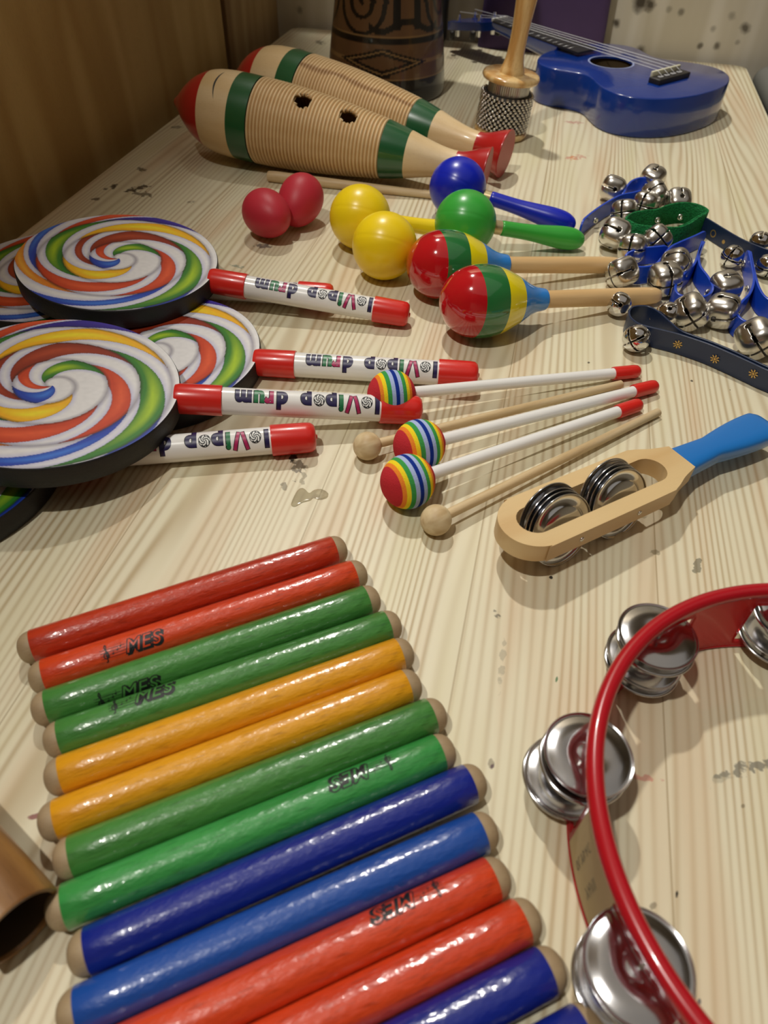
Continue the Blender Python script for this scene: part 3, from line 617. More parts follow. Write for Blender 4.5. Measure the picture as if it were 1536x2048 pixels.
def striped(hpx, zpx, epx, lab):
    B = P(*epx, 0.0084); A0 = P(*hpx, 0.0375); d_ = (A0 - B).normalized(); A = B + d_ * zpx
    t = thing('striped_maraca', lab, 'maraca', frame(A, B), 'striped wooden maracas')
    for nm, a, b_ in (('red', 0, 0.0285), ('green', 0.0285, 0.0520), ('yellow', 0.0520, 0.0730), ('blue', 0.0730, 0.105)):
        tag(bmo('head_band', lathe(band(a, b_), 96), glossy[nm], t), nm + ' painted band of the head')
    L_ = (B - A).length
    bmo('handle', lathe([(0.1, 0), (0.1, 0.0080)] + [(0.12, 0.0080), (L_ - 0.05, 0.0084), (L_ - 0.02, 0.0084), (L_ - 0.008, 0.0078), (L_ - 0.003, 0.0062), (L_ - 0.0008, 0.0036), (L_, 0)], 40), maple, t, sharp=60)
striped((879, 606), 0.238, (1321, 591), 'striped maraca in red, green, yellow and blue, the nearer one')
striped((797, 530), 0.238, (1241, 530), 'striped maraca in red, green, yellow and blue, the farther one')

# ------------------------------------------------------------------ guiros
GL = 0.4175
GP = [(0, 0), (.0008, .004), (.004, .0065), (.010, .013), (.020, .024), (.034, .0355), (.053, .0445), (.075, .0485), (.11, .0495), (.16, .048), (.21, .044), (.25, .039), (.288, .0335), (.318, .027), (.34, .0215), (.36, .0175), (.3775, .0162), (.39, .0185), (.405, .0245), (.4175, .0288)]
GS = smooth_profile(GP, 10)
def gat(x):
    for p, q in zip(GS, GS[1:]):
        if p[0] <= x <= q[0]: return p[1] + (q[1] - p[1]) * (x - p[0]) / max(1e-9, q[0] - p[0])
    return GS[-1][1]
def gprof(a, b_, n=24): return [(a + (b_ - a) * k / n, gat(a + (b_ - a) * k / n)) for k in range(n + 1)]
g_wood = grain_mat('guiro_wood', srgb('#e6cda2'), srgb('#d8b884'), 40, 6, 12, rough=0.4, axis=0, coat=0.25, contrast=0.5, flecks=0.12, fleck_col=srgb('#a87c48'))
g_green = mat('guiro_green_paint', (0.010, 0.098, 0.03), 0.3, coat=0.6)
g_red = mat('guiro_red_paint', (0.45, 0.012, 0.012), 0.3, coat=0.6)
g_foot = mat('guiro_red_foot_face', (0.46, 0.06, 0.05), 0.45)
g_ribp = attr_mat('guiro_ribbed_wood_painted', 0.45, 0.15)
def guiro(apx, fpx, lab, holes, roll=0.0, streak=None):
    Fp = P(*fpx, 0.0290); Tp = P(*apx, 0.0605); d_ = (Tp - Fp).normalized(); A = Fp + d_ * GL
    m = frame(A, Fp) @ Matrix.Rotation(roll, 4, 'X'); t = thing('guiro', lab, 'guiro', m, 'wooden guiros')
    tag(bmo('nose', lathe([(0, 0)] + gprof(0.0003, 0.053, 26), 72), g_red, t), 'red painted pointed end')
    bmo('front_body', lathe(gprof(0.053, 0.095), 72), g_wood, t)
    tag(bmo('green_band', lathe(gprof(0.095, 0.121), 72), g_green, t), 'broad dark green band round the belly')
    # ribbed body: 37 grooves; two sound holes cut through
    N_ = 37; a, b_ = 0.121, 0.288; pr = []
    for k in range(N_ * 8 + 1):
        x = a + (b_ - a) * k / (N_ * 8); g = 0.5 + 0.5 * math.cos(2 * math.pi * k / 8); pr.append((x, gat(x) - 0.0020 * (g ** 1.6)))
    bm = lathe(pr, 160)
    kill = []
    for f in bm.faces:
        c = f.calc_center_median(); ph = math.atan2(c.y, c.z)
        for hx, hp in holes:
            if math.hypot(c.x - hx, (ph - hp) * 0.045) < 0.0112: kill.append(f)
    bmesh.ops.delete(bm, geom=kill, context='FACES')
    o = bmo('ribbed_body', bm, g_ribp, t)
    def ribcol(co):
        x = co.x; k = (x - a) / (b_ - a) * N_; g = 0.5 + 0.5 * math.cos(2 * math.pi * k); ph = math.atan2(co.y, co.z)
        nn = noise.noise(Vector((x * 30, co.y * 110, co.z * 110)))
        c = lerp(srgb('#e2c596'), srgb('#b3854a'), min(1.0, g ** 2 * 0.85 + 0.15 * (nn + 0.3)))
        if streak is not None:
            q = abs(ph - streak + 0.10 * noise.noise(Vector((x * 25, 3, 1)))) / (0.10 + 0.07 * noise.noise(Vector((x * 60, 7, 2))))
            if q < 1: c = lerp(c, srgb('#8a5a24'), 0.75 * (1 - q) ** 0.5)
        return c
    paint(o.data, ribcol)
    so = o.modifiers.new('wall', 'SOLIDIFY'); so.thickness = 0.004; so.offset = -1
    tag(bmo('green_band', lathe(gprof(0.288, 0.318), 72), g_green, t), 'dark green band at the neck')
    bmo('neck', lathe(gprof(0.318, 0.3775), 72), g_wood, t)
    tag(bmo('foot', lathe(gprof(0.3775, GL - 0.0005) + [(GL, gat(GL) - 0.0006)], 72), g_red, t, sharp=60), 'red flared foot')
    bmo('foot_face', lathe([(GL, gat(GL) - 0.0006), (GL + 0.0001, 0.014), (GL + 0.0001, 0)], 72), g_foot, t)
    # crescent sound slit behind the nose
    bm = bmesh.new(); pts = []
    for k in range(13):
        ph = -0.95 + 0.85 * k / 12; x = 0.079 - 0.006 * math.cos((k - 6) / 6 * 1.2); pts.append((x, ph))
    lo, hi = [], []
    for i, (x, ph) in enumerate(pts):
        w = 0.0011 * math.sin(math.pi * (i + 0.3) / 12.6); R = gat(x) + 0.0002
        lo.append(bm.verts.new((x - w, R * math.sin(ph), R * math.cos(ph)))); hi.append(bm.verts.new((x + w, R * math.sin(ph), R * math.cos(ph))))
    for i in range(12): bm.faces.new([lo[i], lo[i + 1], hi[i + 1], hi[i]])
    tag(bmo('slit', bm, M['dark'], t), 'dark curved slit')
    return t
guiro((364, 206), (974, 345), 'ribbed wooden guiro in front, with two sound holes on top', [(0.185, -0.42), (0.243, -0.46)])
guiro((470, 146), (1012, 308), 'ribbed wooden guiro behind, brown streak along its ribs, partly hidden', [], roll=2.2, streak=1.72)

# ------------------------------------------------------------------ jingle bells on straps
def bell_mesh(r, p, slit, name):
    """hollow bell: rounded cube-sphere, four petals parted by a cross of slits with round ends"""
    bm = bmesh.new(); n = 28; vm = {}
    def vert(f, i, j):
        a = math.tan((i / n * 2 - 1) * math.pi / 4); b_ = math.tan((j / n * 2 - 1) * math.pi / 4)
        v = [(a, b_, 1), (b_, a, -1), (1, a, b_), (-1, b_, a), (b_, 1, a), (a, -1, b_)][f]
        k = tuple(round(q, 5) for q in v)
        if k not in vm:
            s = (abs(v[0]) ** p + abs(v[1]) ** p + abs(v[2]) ** p) ** (1 / p); vm[k] = bm.verts.new(Vector(v) * (r / s))
        return vm[k]
    for f in range(6):
        for i in range(n):
            for j in range(n):
                try: bm.faces.new([vert(f, i, j), vert(f, i + 1, j), vert(f, i + 1, j + 1), vert(f, i, j + 1)])
                except ValueError: pass
    kill = []
    for f in bm.faces:
        c = f.calc_center_median() / r
        if c.z > -0.12 and (abs(c.x) < slit or abs(c.y) < slit): kill.append(f)
        elif -0.34 < c.z < -0.05 and ((min(abs(c.x), abs(c.y))) ** 2 + (c.z + 0.16) ** 2) < (slit * 2.4) ** 2: kill.append(f)
    bmesh.ops.delete(bm, geom=kill, context='FACES')
    bmesh.ops.recalc_face_normals(bm, faces=bm.faces[:])
    me = bpy.data.meshes.new(name); bm.to_mesh(me); bm.free()
    for q in me.polygons: q.use_smooth = True
    return me
BIG = bell_mesh(0.0146, 3.0, 0.075, 'bell_shell_large'); BIG.materials.append(M['metal'])
SML = bell_mesh(0.0116, 2.15, 0.075, 'bell_shell_small'); SML.materials.append(M['chrome'])
PEA = bmesh.new(); bmesh.ops.create_uvsphere(PEA, u_segments=16, v_segments=10, radius=0.006)
PEAM = bpy.data.meshes.new('bell_pellet'); PEA.to_mesh(PEAM); PEA.free(); PEAM.materials.append(M['dark'])
for q in PEAM.polygons: q.use_smooth = True
def add_bell(t, px, py, big, az, el, roll=0.0, z=None, sc=1.0):
    r = (0.0146 if big else 0.0116) * sc; zz = r * 1.07 if z is None else z; c = P(px, py, zz)
    a, e = math.radians(az), math.radians(el); d_ = Vector((math.cos(a) * math.cos(e), math.sin(a) * math.cos(e), math.sin(e)))
    m = axis_frame(c, d_, math.radians(roll)) @ Matrix.Scale(sc, 4)
    o = bpy.data.objects.new('bell', BIG if big else SML); C.objects.link(o); o.parent = t; o.matrix_local = m
    so = o.modifiers.new('sheet', 'SOLIDIFY'); so.thickness = 0.0006; so.offset = -1
    q = bpy.data.objects.new('pellet', PEAM); C.objects.link(q); q.parent = o
    s = bmo('stud', lathe([(-0.0 - r / sc - 0.003, 0.0), (-r / sc - 0.003, 0.0022), (-r / sc * 0.9, 0.0022), (-r / sc * 0.9, 0)], 14, 'Z'), M['metal'], o)
def strap_bm(pts, w, th, z0=0.0, closed=False, ends=0.0, n=7):
    """band standing on its edge: pts are points of its top edge centre line; z0 its lower edge"""
    c = spline([Vector((p.x, p.y, 0)) for p in pts], n, closed); bm = bmesh.new(); N_ = len(c); rows = []
    lens = [0.0]
    for a, b_ in zip(c, c[1:]): lens.append(lens[-1] + (b_ - a).length)
    for i, p in enumerate(c):
        a = c[(i - 1) % N_] if closed else c[max(i - 1, 0)]; b_ = c[(i + 1) % N_] if closed else c[min(i + 1, N_ - 1)]
        t = (b_ - a).normalized(); s = Vector((-t.y, t.x, 0)) * th / 2; top, bot = z0 + w, z0
        if ends and not closed:
            e = min(lens[i], lens[-1] - lens[i])
            if e < w / 2: k = w / 2 - math.sqrt(max(0.0, (w / 2) ** 2 - (w / 2 - e) ** 2)); top -= k * 0.85; bot += k * 0.85
        b2 = 0.0004
        rows.append([bm.verts.new((p.x + q[0] * s.x, p.y + q[0] * s.y, q[1])) for q in ((-0.6, top), (0.6, top), (1, top - b2), (1, bot + b2), (0.6, bot), (-0.6, bot), (-1, bot + b2), (-1, top - b2))])
    rng = range(N_) if closed else range(N_ - 1)
    for i in rng:
        a, b_ = rows[i], rows[(i + 1) % N_]
        for k in range(8): bm.faces.new([a[k], a[(k + 1) % 8], b_[(k + 1) % 8], b_[k]])
    if not closed: bm.faces.new(rows[0]); bm.faces.new(rows[-1])
    return bm
def K(x, y): return (1130 + x / 3.783, 320 + y / 3.783)       # coordinates noted on an enlarged view of this corner
def path(pts, z): return [P(*K(*p), z) for p in pts]
def rivet(t, p, n, r=0.0034):
    bmo('rivet', lathe([(-0.0006, 0), (-0.0006, r), (0.0006, r * 0.95), (0.0011, r * 0.7), (0.0008, r * 0.35), (0.0, r * 0.25), (0.0, 0)], 20, 'Z'), M['metal'], t, axis_frame(p, n))
strap_blue = mat('blue_vinyl', srgb('#1444bc'), 0.32, coat=0.15, bump=0.05, bscale=200)
strap_navy = mat('navy_vinyl', srgb('#1c2c4c'), 0.36, coat=0.15, bump=0.08, bscale=400)
W = 0.0195
# 1 blue, far left
t = thing('bell_strap', 'blue bell strap furthest back, its rounded free end pointing left', 'jingle bells', Matrix.Translation((0, 0, 0)), 'bell straps')
bmo('strap', strap_bm(path([(128, 470), (160, 432), (250, 362), (350, 300), (430, 262), (520, 244), (600, 222), (668, 202), (684, 172), (640, 142), (570, 134), (505, 158), (464, 205), (448, 240), (425, 258)], W), W, 0.0024, 0.0005, ends=1), strap_blue, t, sharp=40)
add_bell(t, *K(362, 215), True, 172, 12, 20); add_bell(t, *K(662, 140), True, 60, 15, 10); add_bell(t, *K(680, 262), True, 10, 40, 30, z=0.019); add_bell(t, *K(612, 335), True, -120, 10, 0, z=0.0146); add_bell(t, *K(448, 398), True, -110, 20, 20)
rivet(t, P(*K(232, 458), 0.011), Vector((0.55, -0.8, 0)))
# 2 green woven
t = thing('bell_strap', 'green woven bell strap, a closed loop among the blue ones', 'jingle bells', Matrix.Translation((0, 0, 0)), 'bell straps')
gm = mat('green_webbing', srgb('#17703a'), 0.85, spec=0.2)
nt = gm.node_tree; tc_ = nt.nodes.new('ShaderNodeTexCoord'); sp_ = nt.nodes.new('ShaderNodeMapping'); sp_.inputs['Scale'].default_value = (420, 420, 760)
vo_ = nt.nodes.new('ShaderNodeTexVoronoi'); bp_ = nt.nodes.new('ShaderNodeBump'); bp_.inputs['Strength'].default_value = 0.9; bp_.inputs['Distance'].default_value = 0.001
nt.links.new(tc_.outputs['Object'], sp_.inputs[0]); nt.links.new(sp_.outputs[0], vo_.inputs['Vector']); vo_.inputs['Scale'].default_value = 1; nt.links.new(vo_.outputs['Distance'], bp_.inputs['Height']); nt.links.new(bp_.outputs['Normal'], nt.nodes['Principled BSDF'].inputs['Normal'])
mxg = nt.nodes.new('ShaderNodeMix'); mxg.data_type = 'RGBA'; mxg.inputs[6].default_value = (*srgb('#22884a'), 1); mxg.inputs[7].default_value = (*srgb('#0c4a26'), 1); nt.links.new(vo_.outputs['Distance'], mxg.inputs[0]); nt.links.new(mxg.outputs[2], nt.nodes['Principled BSDF'].inputs['Base Color'])
GW = 0.0245
bmo('strap', strap_bm(path([(462, 440), (520, 398), (620, 380), (700, 372), (790, 338), (900, 322), (1000, 334), (1072, 368), (1076, 396), (1010, 436), (930, 486), (850, 508), (700, 504), (560, 490), (490, 458)], GW), GW, 0.0022, 0.0004, closed=True), gm, t, sharp=50)
bmo('strap_end', strap_bm(path([(1066, 392), (1000, 425), (930, 470), (870, 494)], GW), GW - 0.001, 0.0018, 0.0006), gm, t, sharp=50)
add_bell(t, *K(378, 560), True, 165, 10, 45, sc=1.08); add_bell(t, *K(690, 605), True, -80, 35, 45); add_bell(t, *K(512, 668), True, -110, 15, 10); add_bell(t, *K(852, 318), True, 100, 30, 0)
for q in ((700, 455), (872, 432)): rivet(t, P(*K(*q), 0.0125), Vector((0.1, -0.9, 0.2)))
# 3 blue middle
t = thing('bell_strap', 'blue bell strap in the middle, its loop lying behind the nearer maraca handle', 'jingle bells', Matrix.Translation((0, 0, 0)), 'bell straps')
bmo('strap', strap_bm(path([(1078, 522), (1000, 562), (930, 592), (860, 622), (800, 655), (745, 722), (690, 782), (620, 802), (540, 800), (478, 768), (458, 735), (490, 692), (600, 662), (720, 650), (800, 638)], W + .001), W, 0.0024, 0.0010, ends=1), strap_blue, t, sharp=40)
add_bell(t, *K(432, 852), True, -140, -8, 40); add_bell(t, *K(838, 792), True, -20, 35, 20, z=0.019); add_bell(t, *K(756, 900), True, -70, 0, 10, sc=1.08)
rivet(t, P(*K(552, 752), 0.011), Vector((0.15, -0.9, 0.1))); rivet(t, P(*K(848, 702), 0.011), Vector((0.6, -0.8, 0.1)))
# 4 blue teardrop
t = thing('bell_strap', 'blue bell strap folded into a teardrop with its narrow end pointing away', 'jingle bells', Matrix.Translation((0, 0, 0)), 'bell straps')
bmo('strap', strap_bm(path([(1046, 592), (1018, 690), (978, 785), (910, 850), (858, 905), (836, 965), (858, 1012), (930, 1034), (1030, 1036), (1098, 1008), (1118, 955), (1082, 880), (1022, 795), (1018, 700), (1064, 596)], W), W, 0.0024, 0.0005, ends=1), strap_blue, t, sharp=40)
add_bell(t, *K(950, 1150), True, -83, -6, 45, sc=1.06); add_bell(t, *K(1212, 962), True, 25, 10, 10); add_bell(t, *K(1188, 1142), True, -25, 12, 8, sc=1.04)
rivet(t, P(*K(1072, 1000), 0.011), Vector((-0.8, 0.5, 0.1)))
# 5 blue right
t = thing('bell_strap', 'blue bell strap at the right edge, opening towards the viewer', 'jingle bells', Matrix.Translation((0, 0, 0)), 'bell straps')
bmo('strap', strap_bm(path([(1386, 662), (1412, 780), (1430, 900), (1404, 1000), (1336, 1075), (1300, 1130), (1322, 1190), (1410, 1236), (1560, 1262), (1720, 1240), (1760, 1180), (1660, 1110), (1536, 1050), (1480, 985), (1448, 900), (1420, 780), (1400, 668)], W), W, 0.0024, 0.0005, ends=1), strap_blue, t, sharp=40)
add_bell(t, *K(1448, 1352), True, -78, -6, 45, sc=1.12); add_bell(t, *K(1700, 1360), True, -40, 0, 0); add_bell(t, *K(1850, 1180), True, 0, 0, 0)
for q in ((1350, 780), (1376, 975)): rivet(t, P(*K(*q), 0.011), Vector((-0.95, -0.25, 0.1)))
# 6 navy front, with golden suns
sun_m = mat('gold_foil', (0.60, 0.40, 0.14), 0.4, 0.8)
def suns(t, pts, lean, npet=8):
    for (x, y), nrm in zip(pts, lean):
        c = P(*K(x, y), 0.0105); bm = bmesh.new(); disc2(bm, 0, 0, 0.0011, 0, 0.0001)
        for k in range(npet):
            a = 2 * math.pi * k / npet; pts2 = [(s * math.cos(a), s * math.sin(a)) for s in (0.0013, 0.0022, 0.0031)]
            stroke(bm, pts2, 0.00075, 0, 0.0001)
        n = Vector(nrm).normalized(); xx = Vector((0, 0, 1)).cross(n).normalized(); yy = n.cross(xx); m = Matrix((xx, yy, n)).transposed().to_4x4(); m.translation = c
        bmo('sun_print', bm, sun_m, t, m, smooth=False)
t = thing('bell_strap', 'dark navy bell strap with gold suns, in front near the maraca handle', 'jingle bells', Matrix.Translation((0, 0, 0)), 'bell straps')
navy_path = path([(1900, 1720), (1700, 1655), (1536, 1592), (1400, 1530), (1250, 1462), (1100, 1398), (980, 1356), (860, 1318), (740, 1288), (640, 1264), (560, 1240), (500, 1196), (486, 1150), (508, 1116), (570, 1104), (640, 1112), (710, 1152), (790, 1222), (870, 1288), (980, 1332), (1110, 1378), (1260, 1440), (1400, 1505), (1536, 1566), (1700, 1630), (1900, 1696)], W)
bmo('strap', strap_bm(navy_path, W, 0.0018, 0.0006, n=8), strap_navy, t, sharp=40)
def hit_plane(px, py, a, b_):
    """point on the upright face through plan points a, b"""
    n = Vector(((b_ - a).y, -(b_ - a).x, 0)).normalized(); o_ = Vector((0, 0, H)); d_ = ray(px, py); s = (a - o_).dot(n) / d_.dot(n); return o_ + d_ * s, n
pa, pb = navy_path[3].copy(), navy_path[6].copy()
for q, ia in (((855, 1388), 7), ((1140, 1500), 4), ((1432, 1612), 2)):
    c, n = hit_plane(*K(*q), navy_path[ia], navy_path[ia + 1])
    if n.y > 0: n = -n
    bm = bmesh.new(); disc2(bm, 0, 0, 0.0011, 0, 0.0)
    for k in range(8):
        a = 2 * math.pi * k / 8; stroke(bm, [(s * math.cos(a), s * math.sin(a)) for s in (0.0016, 0.0028, 0.0040)], 0.0011, 0, 0.0)
    xx = Vector((0, 0, 1)).cross(n).normalized(); m = Matrix((xx, n.cross(xx), n)).transposed().to_4x4(); m.translation = c + n * 0.0019
    tag(bmo('sun_print', bm, sun_m, t, m, smooth=False), 'small gold sun printed on the strap')
add_bell(t, *K(410, 1092), False, 160, 15, 30); add_bell(t, *K(540, 1350), False, -118, 8, 45, sc=1.05); add_bell(t, *K(778, 1170), False, 40, 15, 20)
rivet(t, P(*K(662, 1195), 0.0105), Vector((-0.5, -0.8, 0.1)))
# 7 navy back
t = thing('bell_strap', 'dark navy bell strap behind, running from the green loop to the right edge', 'jingle bells', Matrix.Translation((0, 0, 0)), 'bell straps')
np2 = path([(1030, 420), (1080, 446), (1200, 520), (1320, 590), (1420, 636), (1540, 680), (1680, 720), (1800, 700), (1830, 640)], W)
bmo('strap', strap_bm(np2, W, 0.0018, 0.0006, ends=1), strap_navy, t, sharp=40)
c, n = hit_plane(*K(1206, 618), np2[1], np2[3]); n = n if n.y < 0 else -n
bm = bmesh.new(); disc2(bm, 0, 0, 0.0022, 0, 0.0); xx = Vector((0, 0, 1)).cross(n).normalized(); m = Matrix((xx, n.cross(xx), n)).transposed().to_4x4(); m.translation = c + n * 0.0014
bmo('sun_print', bm, sun_m, t, m, smooth=False)
c, n = hit_plane(*K(1128, 555), np2[1], np2[3]); n = n if n.y < 0 else -n
bm = bmesh.new(); stroke(bm, [(0.0036 * math.cos(2 * math.pi * k / 20), 0.0036 * math.sin(2 * math.pi * k / 20)) for k in range(21)], 0.0012, 0, 0.0); m = m.copy(); m.translation = c + n * 0.0014
bmo('moon_print', bm, sun_m, t, m, smooth=False)
add_bell(t, *K(1265, 730), False, -125, 5, 80); add_bell(t, *K(1472, 625), False, 70, 30, 0, z=0.015); add_bell(t, *K(1530, 800), False, -90, 0, 0)

# ------------------------------------------------------------------ ukulele
U0 = P(1345, 155, 0.055); ang = math.radians(141); u_d = Vector((math.cos(ang), math.sin(ang), 0))
UM = frame(Vector((U0.x, U0.y, 0)) + Vector((-u_d.y, u_d.x, 0)) * 0.008, Vector((U0.x, U0.y, 0)) + Vector((-u_d.y, u_d.x, 0)) * 0.008 + u_d)
uk = thing('ukulele', 'small blue ukulele lying on its back, neck pointing to the far left', 'ukulele', UM)
ublue = mat('uke_blue_lacquer', srgb('#0d3488'), 0.2, coat=0.7, var=0.05, vscale=30)
ublack = mat('uke_black_wood', (0.022, 0.020, 0.020), 0.45)
half = [(-0.0685, 0.0), (-0.067, 0.030), (-0.058, 0.068), (-0.036, 0.102), (-0.006, 0.119), (0.024, 0.117), (0.052, 0.103), (0.074, 0.090), (0.094, 0.087), (0.116, 0.095), (0.140, 0.105), (0.164, 0.103), (0.186, 0.088), (0.203, 0.060), (0.211, 0.030), (0.212, 0.0)]
hp = [(p.x, p.y) for p in spline([(a, b_, 0) for a, b_ in half], 6)]
outl = hp + [(x, -y) for x, y in hp[-2:0:-1]]
hole = [(0.110 + 0.033 * math.cos(2 * math.pi * k / 48), 0.033 * math.sin(2 * math.pi * k / 48)) for k in range(48)]
def shell(z0, z1):
    bm = bmesh.new(); n = len(outl)
    lv = [0.0, 0.0008, 0.003]; rows = []
    for z, ins in ((z0, 0.002), (z0 + 0.0008, 0.0006), (z0 + 0.002, 0), (z1 - 0.002, 0), (z1 - 0.0008, 0.0006), (z1, 0.002)):
        row = []
        for i, (x, y) in enumerate(outl):
            a = Vector(outl[i - 1]); b_ = Vector(outl[(i + 1) % n]); t_ = (b_ - a).normalized(); nn = Vector((t_.y, -t_.x))
            if nn.dot(Vector((x - 0.07, y))) < 0 and abs(y) > 0.02 and False: nn = -nn
            row.append(bm.verts.new((x - nn.x * -ins if False else x + nn.x * ins, y + nn.y * ins, z)))
        rows.append(row)
    for a, b_ in zip(rows, rows[1:]):
        for i in range(n): bm.faces.new([a[i], a[(i + 1) % n], b_[(i + 1) % n], b_[i]])
    bm.faces.new(rows[0])
    es = [bm.edges.get((rows[-1][i], rows[-1][(i + 1) % n])) for i in range(n)]
    hv = [bm.verts.new((x, y, z1)) for x, y in hole]; hd = [bm.verts.new((x, y, z1 - 0.0025)) for x, y in hole]
    es += [bm.edges.new((hv[i], hv[(i + 1) % 48])) for i in range(48)]
    bmesh.ops.triangle_fill(bm, use_beauty=True, edges=es)
    for i in range(48): bm.faces.new([hv[i], hv[(i + 1) % 48], hd[(i + 1) % 48], hd[i]])
    return bm
bmo('body', shell(0.0005, 0.053), ublue, uk, sharp=35)
bm = bmesh.new(); vs = [bm.verts.new((0.110 + 0.036 * math.cos(2 * math.pi * k / 40), 0.036 * math.sin(2 * math.pi * k / 40), 0.0505)) for k in range(40)]; vb = [bm.verts.new((v.co.x, v.co.y, 0.012)) for v in vs]
bm.faces.new(vb)
for k in range(40): bm.faces.new([vs[k], vs[(k + 1) % 40], vb[(k + 1) % 40], vb[k]])
bmo('sound_hole', bm, mat('uke_inside', srgb('#4a3a1c'), 0.8), uk)
bm = bmesh.new(); n = 64
ri = [(bm.verts.new((0.110 + r * math.cos(2 * math.pi * k / n), r * math.sin(2 * math.pi * k / n), 0.0533))) for r in (0.0335, 0.0362) for k in range(n)]
for k in range(n): bm.faces.new([ri[k], ri[(k + 1) % n], ri[n + (k + 1) % n], ri[n + k]])
bmo('rosette', bm, mat('rosette_white', srgb('#9aa6d0'), 0.4), uk, smooth=False)
TILT = (0.070 - 0.058) / 0.36
def zt(x): return 0.0545 + TILT * max(0, x - 0.10)
# neck + fingerboard follow the slightly raised line to the nut
def wedge(x0, x1, w0, w1, za0, za1, th0, th1, rnd=True):
    bm = bmesh.new(); rows = []
    for k in range(13):
        s = k / 12; x = x0 + (x1 - x0) * s; w = w0 + (w1 - w0) * s; zz = za0 + (za1 - za0) * s; th = th0 + (th1 - th0) * s
        if rnd: prof = [(-w, zz)] + [(-w * math.cos(a), zz - th * math.sin(a)) for a in [math.pi * j / 10 for j in range(1, 10)]] + [(w, zz)]
        else: prof = [(-w, zz), (-w, zz - th), (w, zz - th), (w, zz)]
        rows.append([bm.verts.new((x, a, b_)) for a, b_ in prof])
    n = len(rows[0])
    for a, b_ in zip(rows, rows[1:]):
        for i in range(n): bm.faces.new([a[i], a[(i + 1) % n], b_[(i + 1) % n], b_[i]])
    bm.faces.new(rows[0]); bm.faces.new(rows[-1]); return bm
bmo('neck', wedge(0.205, 0.362, 0.024, 0.019, zt(0.205), zt(0.362), 0.030, 0.016), ublue, uk, sharp=40)
bmo('fingerboard', wedge(0.160, 0.362, 0.0235, 0.0185, zt(0.16) + 0.003, zt(0.362) + 0.003, 0.0032, 0.0032, False), ublack, uk, sharp=40)
fr_m = mat('fret_wire', (0.5, 0.5, 0.5), 0.3, 1.0)
for k in range(1, 13):
    x = 0.362 - 0.36 * (1 - 2 ** (-k / 12.0)); w = 0.0235 + (0.0185 - 0.0235) * (x - 0.16) / 0.202
    if x > 0.162: bmo('fret', box_bm(x - 0.0005, x + 0.0005, -w, w, zt(x) + 0.003, zt(x) + 0.0038), fr_m, uk)
bmo('nut', box_bm(0.361, 0.365, -0.0185, 0.0185, zt(0.36), zt(0.36) + 0.0062, 0.0006), mat('nut_plastic', (0.75, 0.75, 0.72), 0.4), uk)
hd_pts = [(0.362, -0.019), (0.376, -0.027), (0.448, -0.029), (0.470, -0.024), (0.474, -0.012), (0.468, 0.0), (0.474, 0.012), (0.470, 0.024), (0.448, 0.029), (0.376, 0.027), (0.362, 0.019)]
bm = poly_extrude(bmesh.new(), hd_pts, -0.013, 0)
for v in bm.verts: v.co.z += zt(0.362) + 0.001 - (v.co.x - 0.362) * 0.16
bmo('headstock', bm, ublue, uk, sharp=40)
for i, (x, y) in enumerate(((0.394, 0.018), (0.394, -0.018), (0.446, 0.020), (0.446, -0.020))):
    zz = zt(0.362) - (x - 0.362) * 0.16
    o = bmo('tuning_peg', lathe([(-0.022, 0.0), (-0.022, 0.004), (0.0, 0.004), (0.001, 0.0045), (0.0025, 0.0045), (0.003, 0.0028), (0.012, 0.0028), (0.0125, 0)], 18, 'Z'), M['chrome'], uk, Matrix.Translation((x, y, zz)), sharp=40)
    s = 1 if y > 0 else -1
    bmo('button', box_bm(-0.005, 0.005, -0.004 + s * 0.014, 0.004 + s * 0.014, -0.026, -0.012, 0.003), ublack, o)
bmo('bridge', box_bm(-0.010, 0.010, -0.038, 0.038, 0.0528, 0.0605, 0.0015), ublack, uk)
bmo('saddle', box_bm(0.0075, 0.0115, -0.034, 0.034, 0.0560, 0.0668, 0.0008), mat('saddle_cream', srgb('#d8d4b8'), 0.45), uk)
str_m = mat('nylon_string', (0.72, 0.72, 0.74), 0.3)
for k in range(4):
    y0 = -0.0225 + k * 0.015; y1 = -0.0135 + k * 0.009
    bmo('string', tube_bm([(-0.003, y0, 0.0612), (0.0045, y0, 0.0645), (0.0095, y0, 0.0672), (0.364, y1, zt(0.36) + 0.0066), (0.394 if k in (0, 3) else 0.446, (1 if k > 1 else -1) * 0.0185, zt(0.36) + 0.002)], 0.00042, 6), str_m, uk)
    bmo('string_knot', tube_bm([(-0.003, y0, 0.0612), (-0.006, y0 + 0.004, 0.0622), (-0.004, y0 + 0.009, 0.0618), (0.001, y0 + 0.007, 0.0615), (-0.0055, y0 + 0.002, 0.0625)], 0.0006, 6), str_m, uk)

# ------------------------------------------------------------------ cabasa
cb = P(998, 273, 0)
cm_ = Matrix.Translation(cb + Vector((0.0, 0.004, 0.0028))) @ Matrix.Rotation(math.radians(4.3), 4, 'Y')
ca = thing('cabasa', 'wooden handled cabasa with steel beads standing beside the ukulele', 'cabasa', cm_)
cwood = grain_mat('cabasa_wood', srgb('#e8c88e'), srgb('#cc9c5a'), 90, 9, 12, rough=0.25, axis=2, coat=0.6, flecks=0.3, contrast=0.8, fleck_col=srgb('#a06c30'))
def zdisc(z, r, h):
    return [(z, 0), (z, r * 0.90), (z + h * 0.12, r * 0.965), (z + h * 0.5, r), (z + h * 0.88, r * 0.965), (z + h, r * 0.90), (z + h * 1.02, r * 0.6), (z + h, 0)]
bmo('base_disc', lathe(zdisc(0.0, 0.0385, 0.009), 64, 'Z'), cwood, ca, sharp=60)
bmo('top_disc', lathe(zdisc(0.070, 0.0400, 0.0085), 64, 'Z'), cwood, ca, sharp=60)
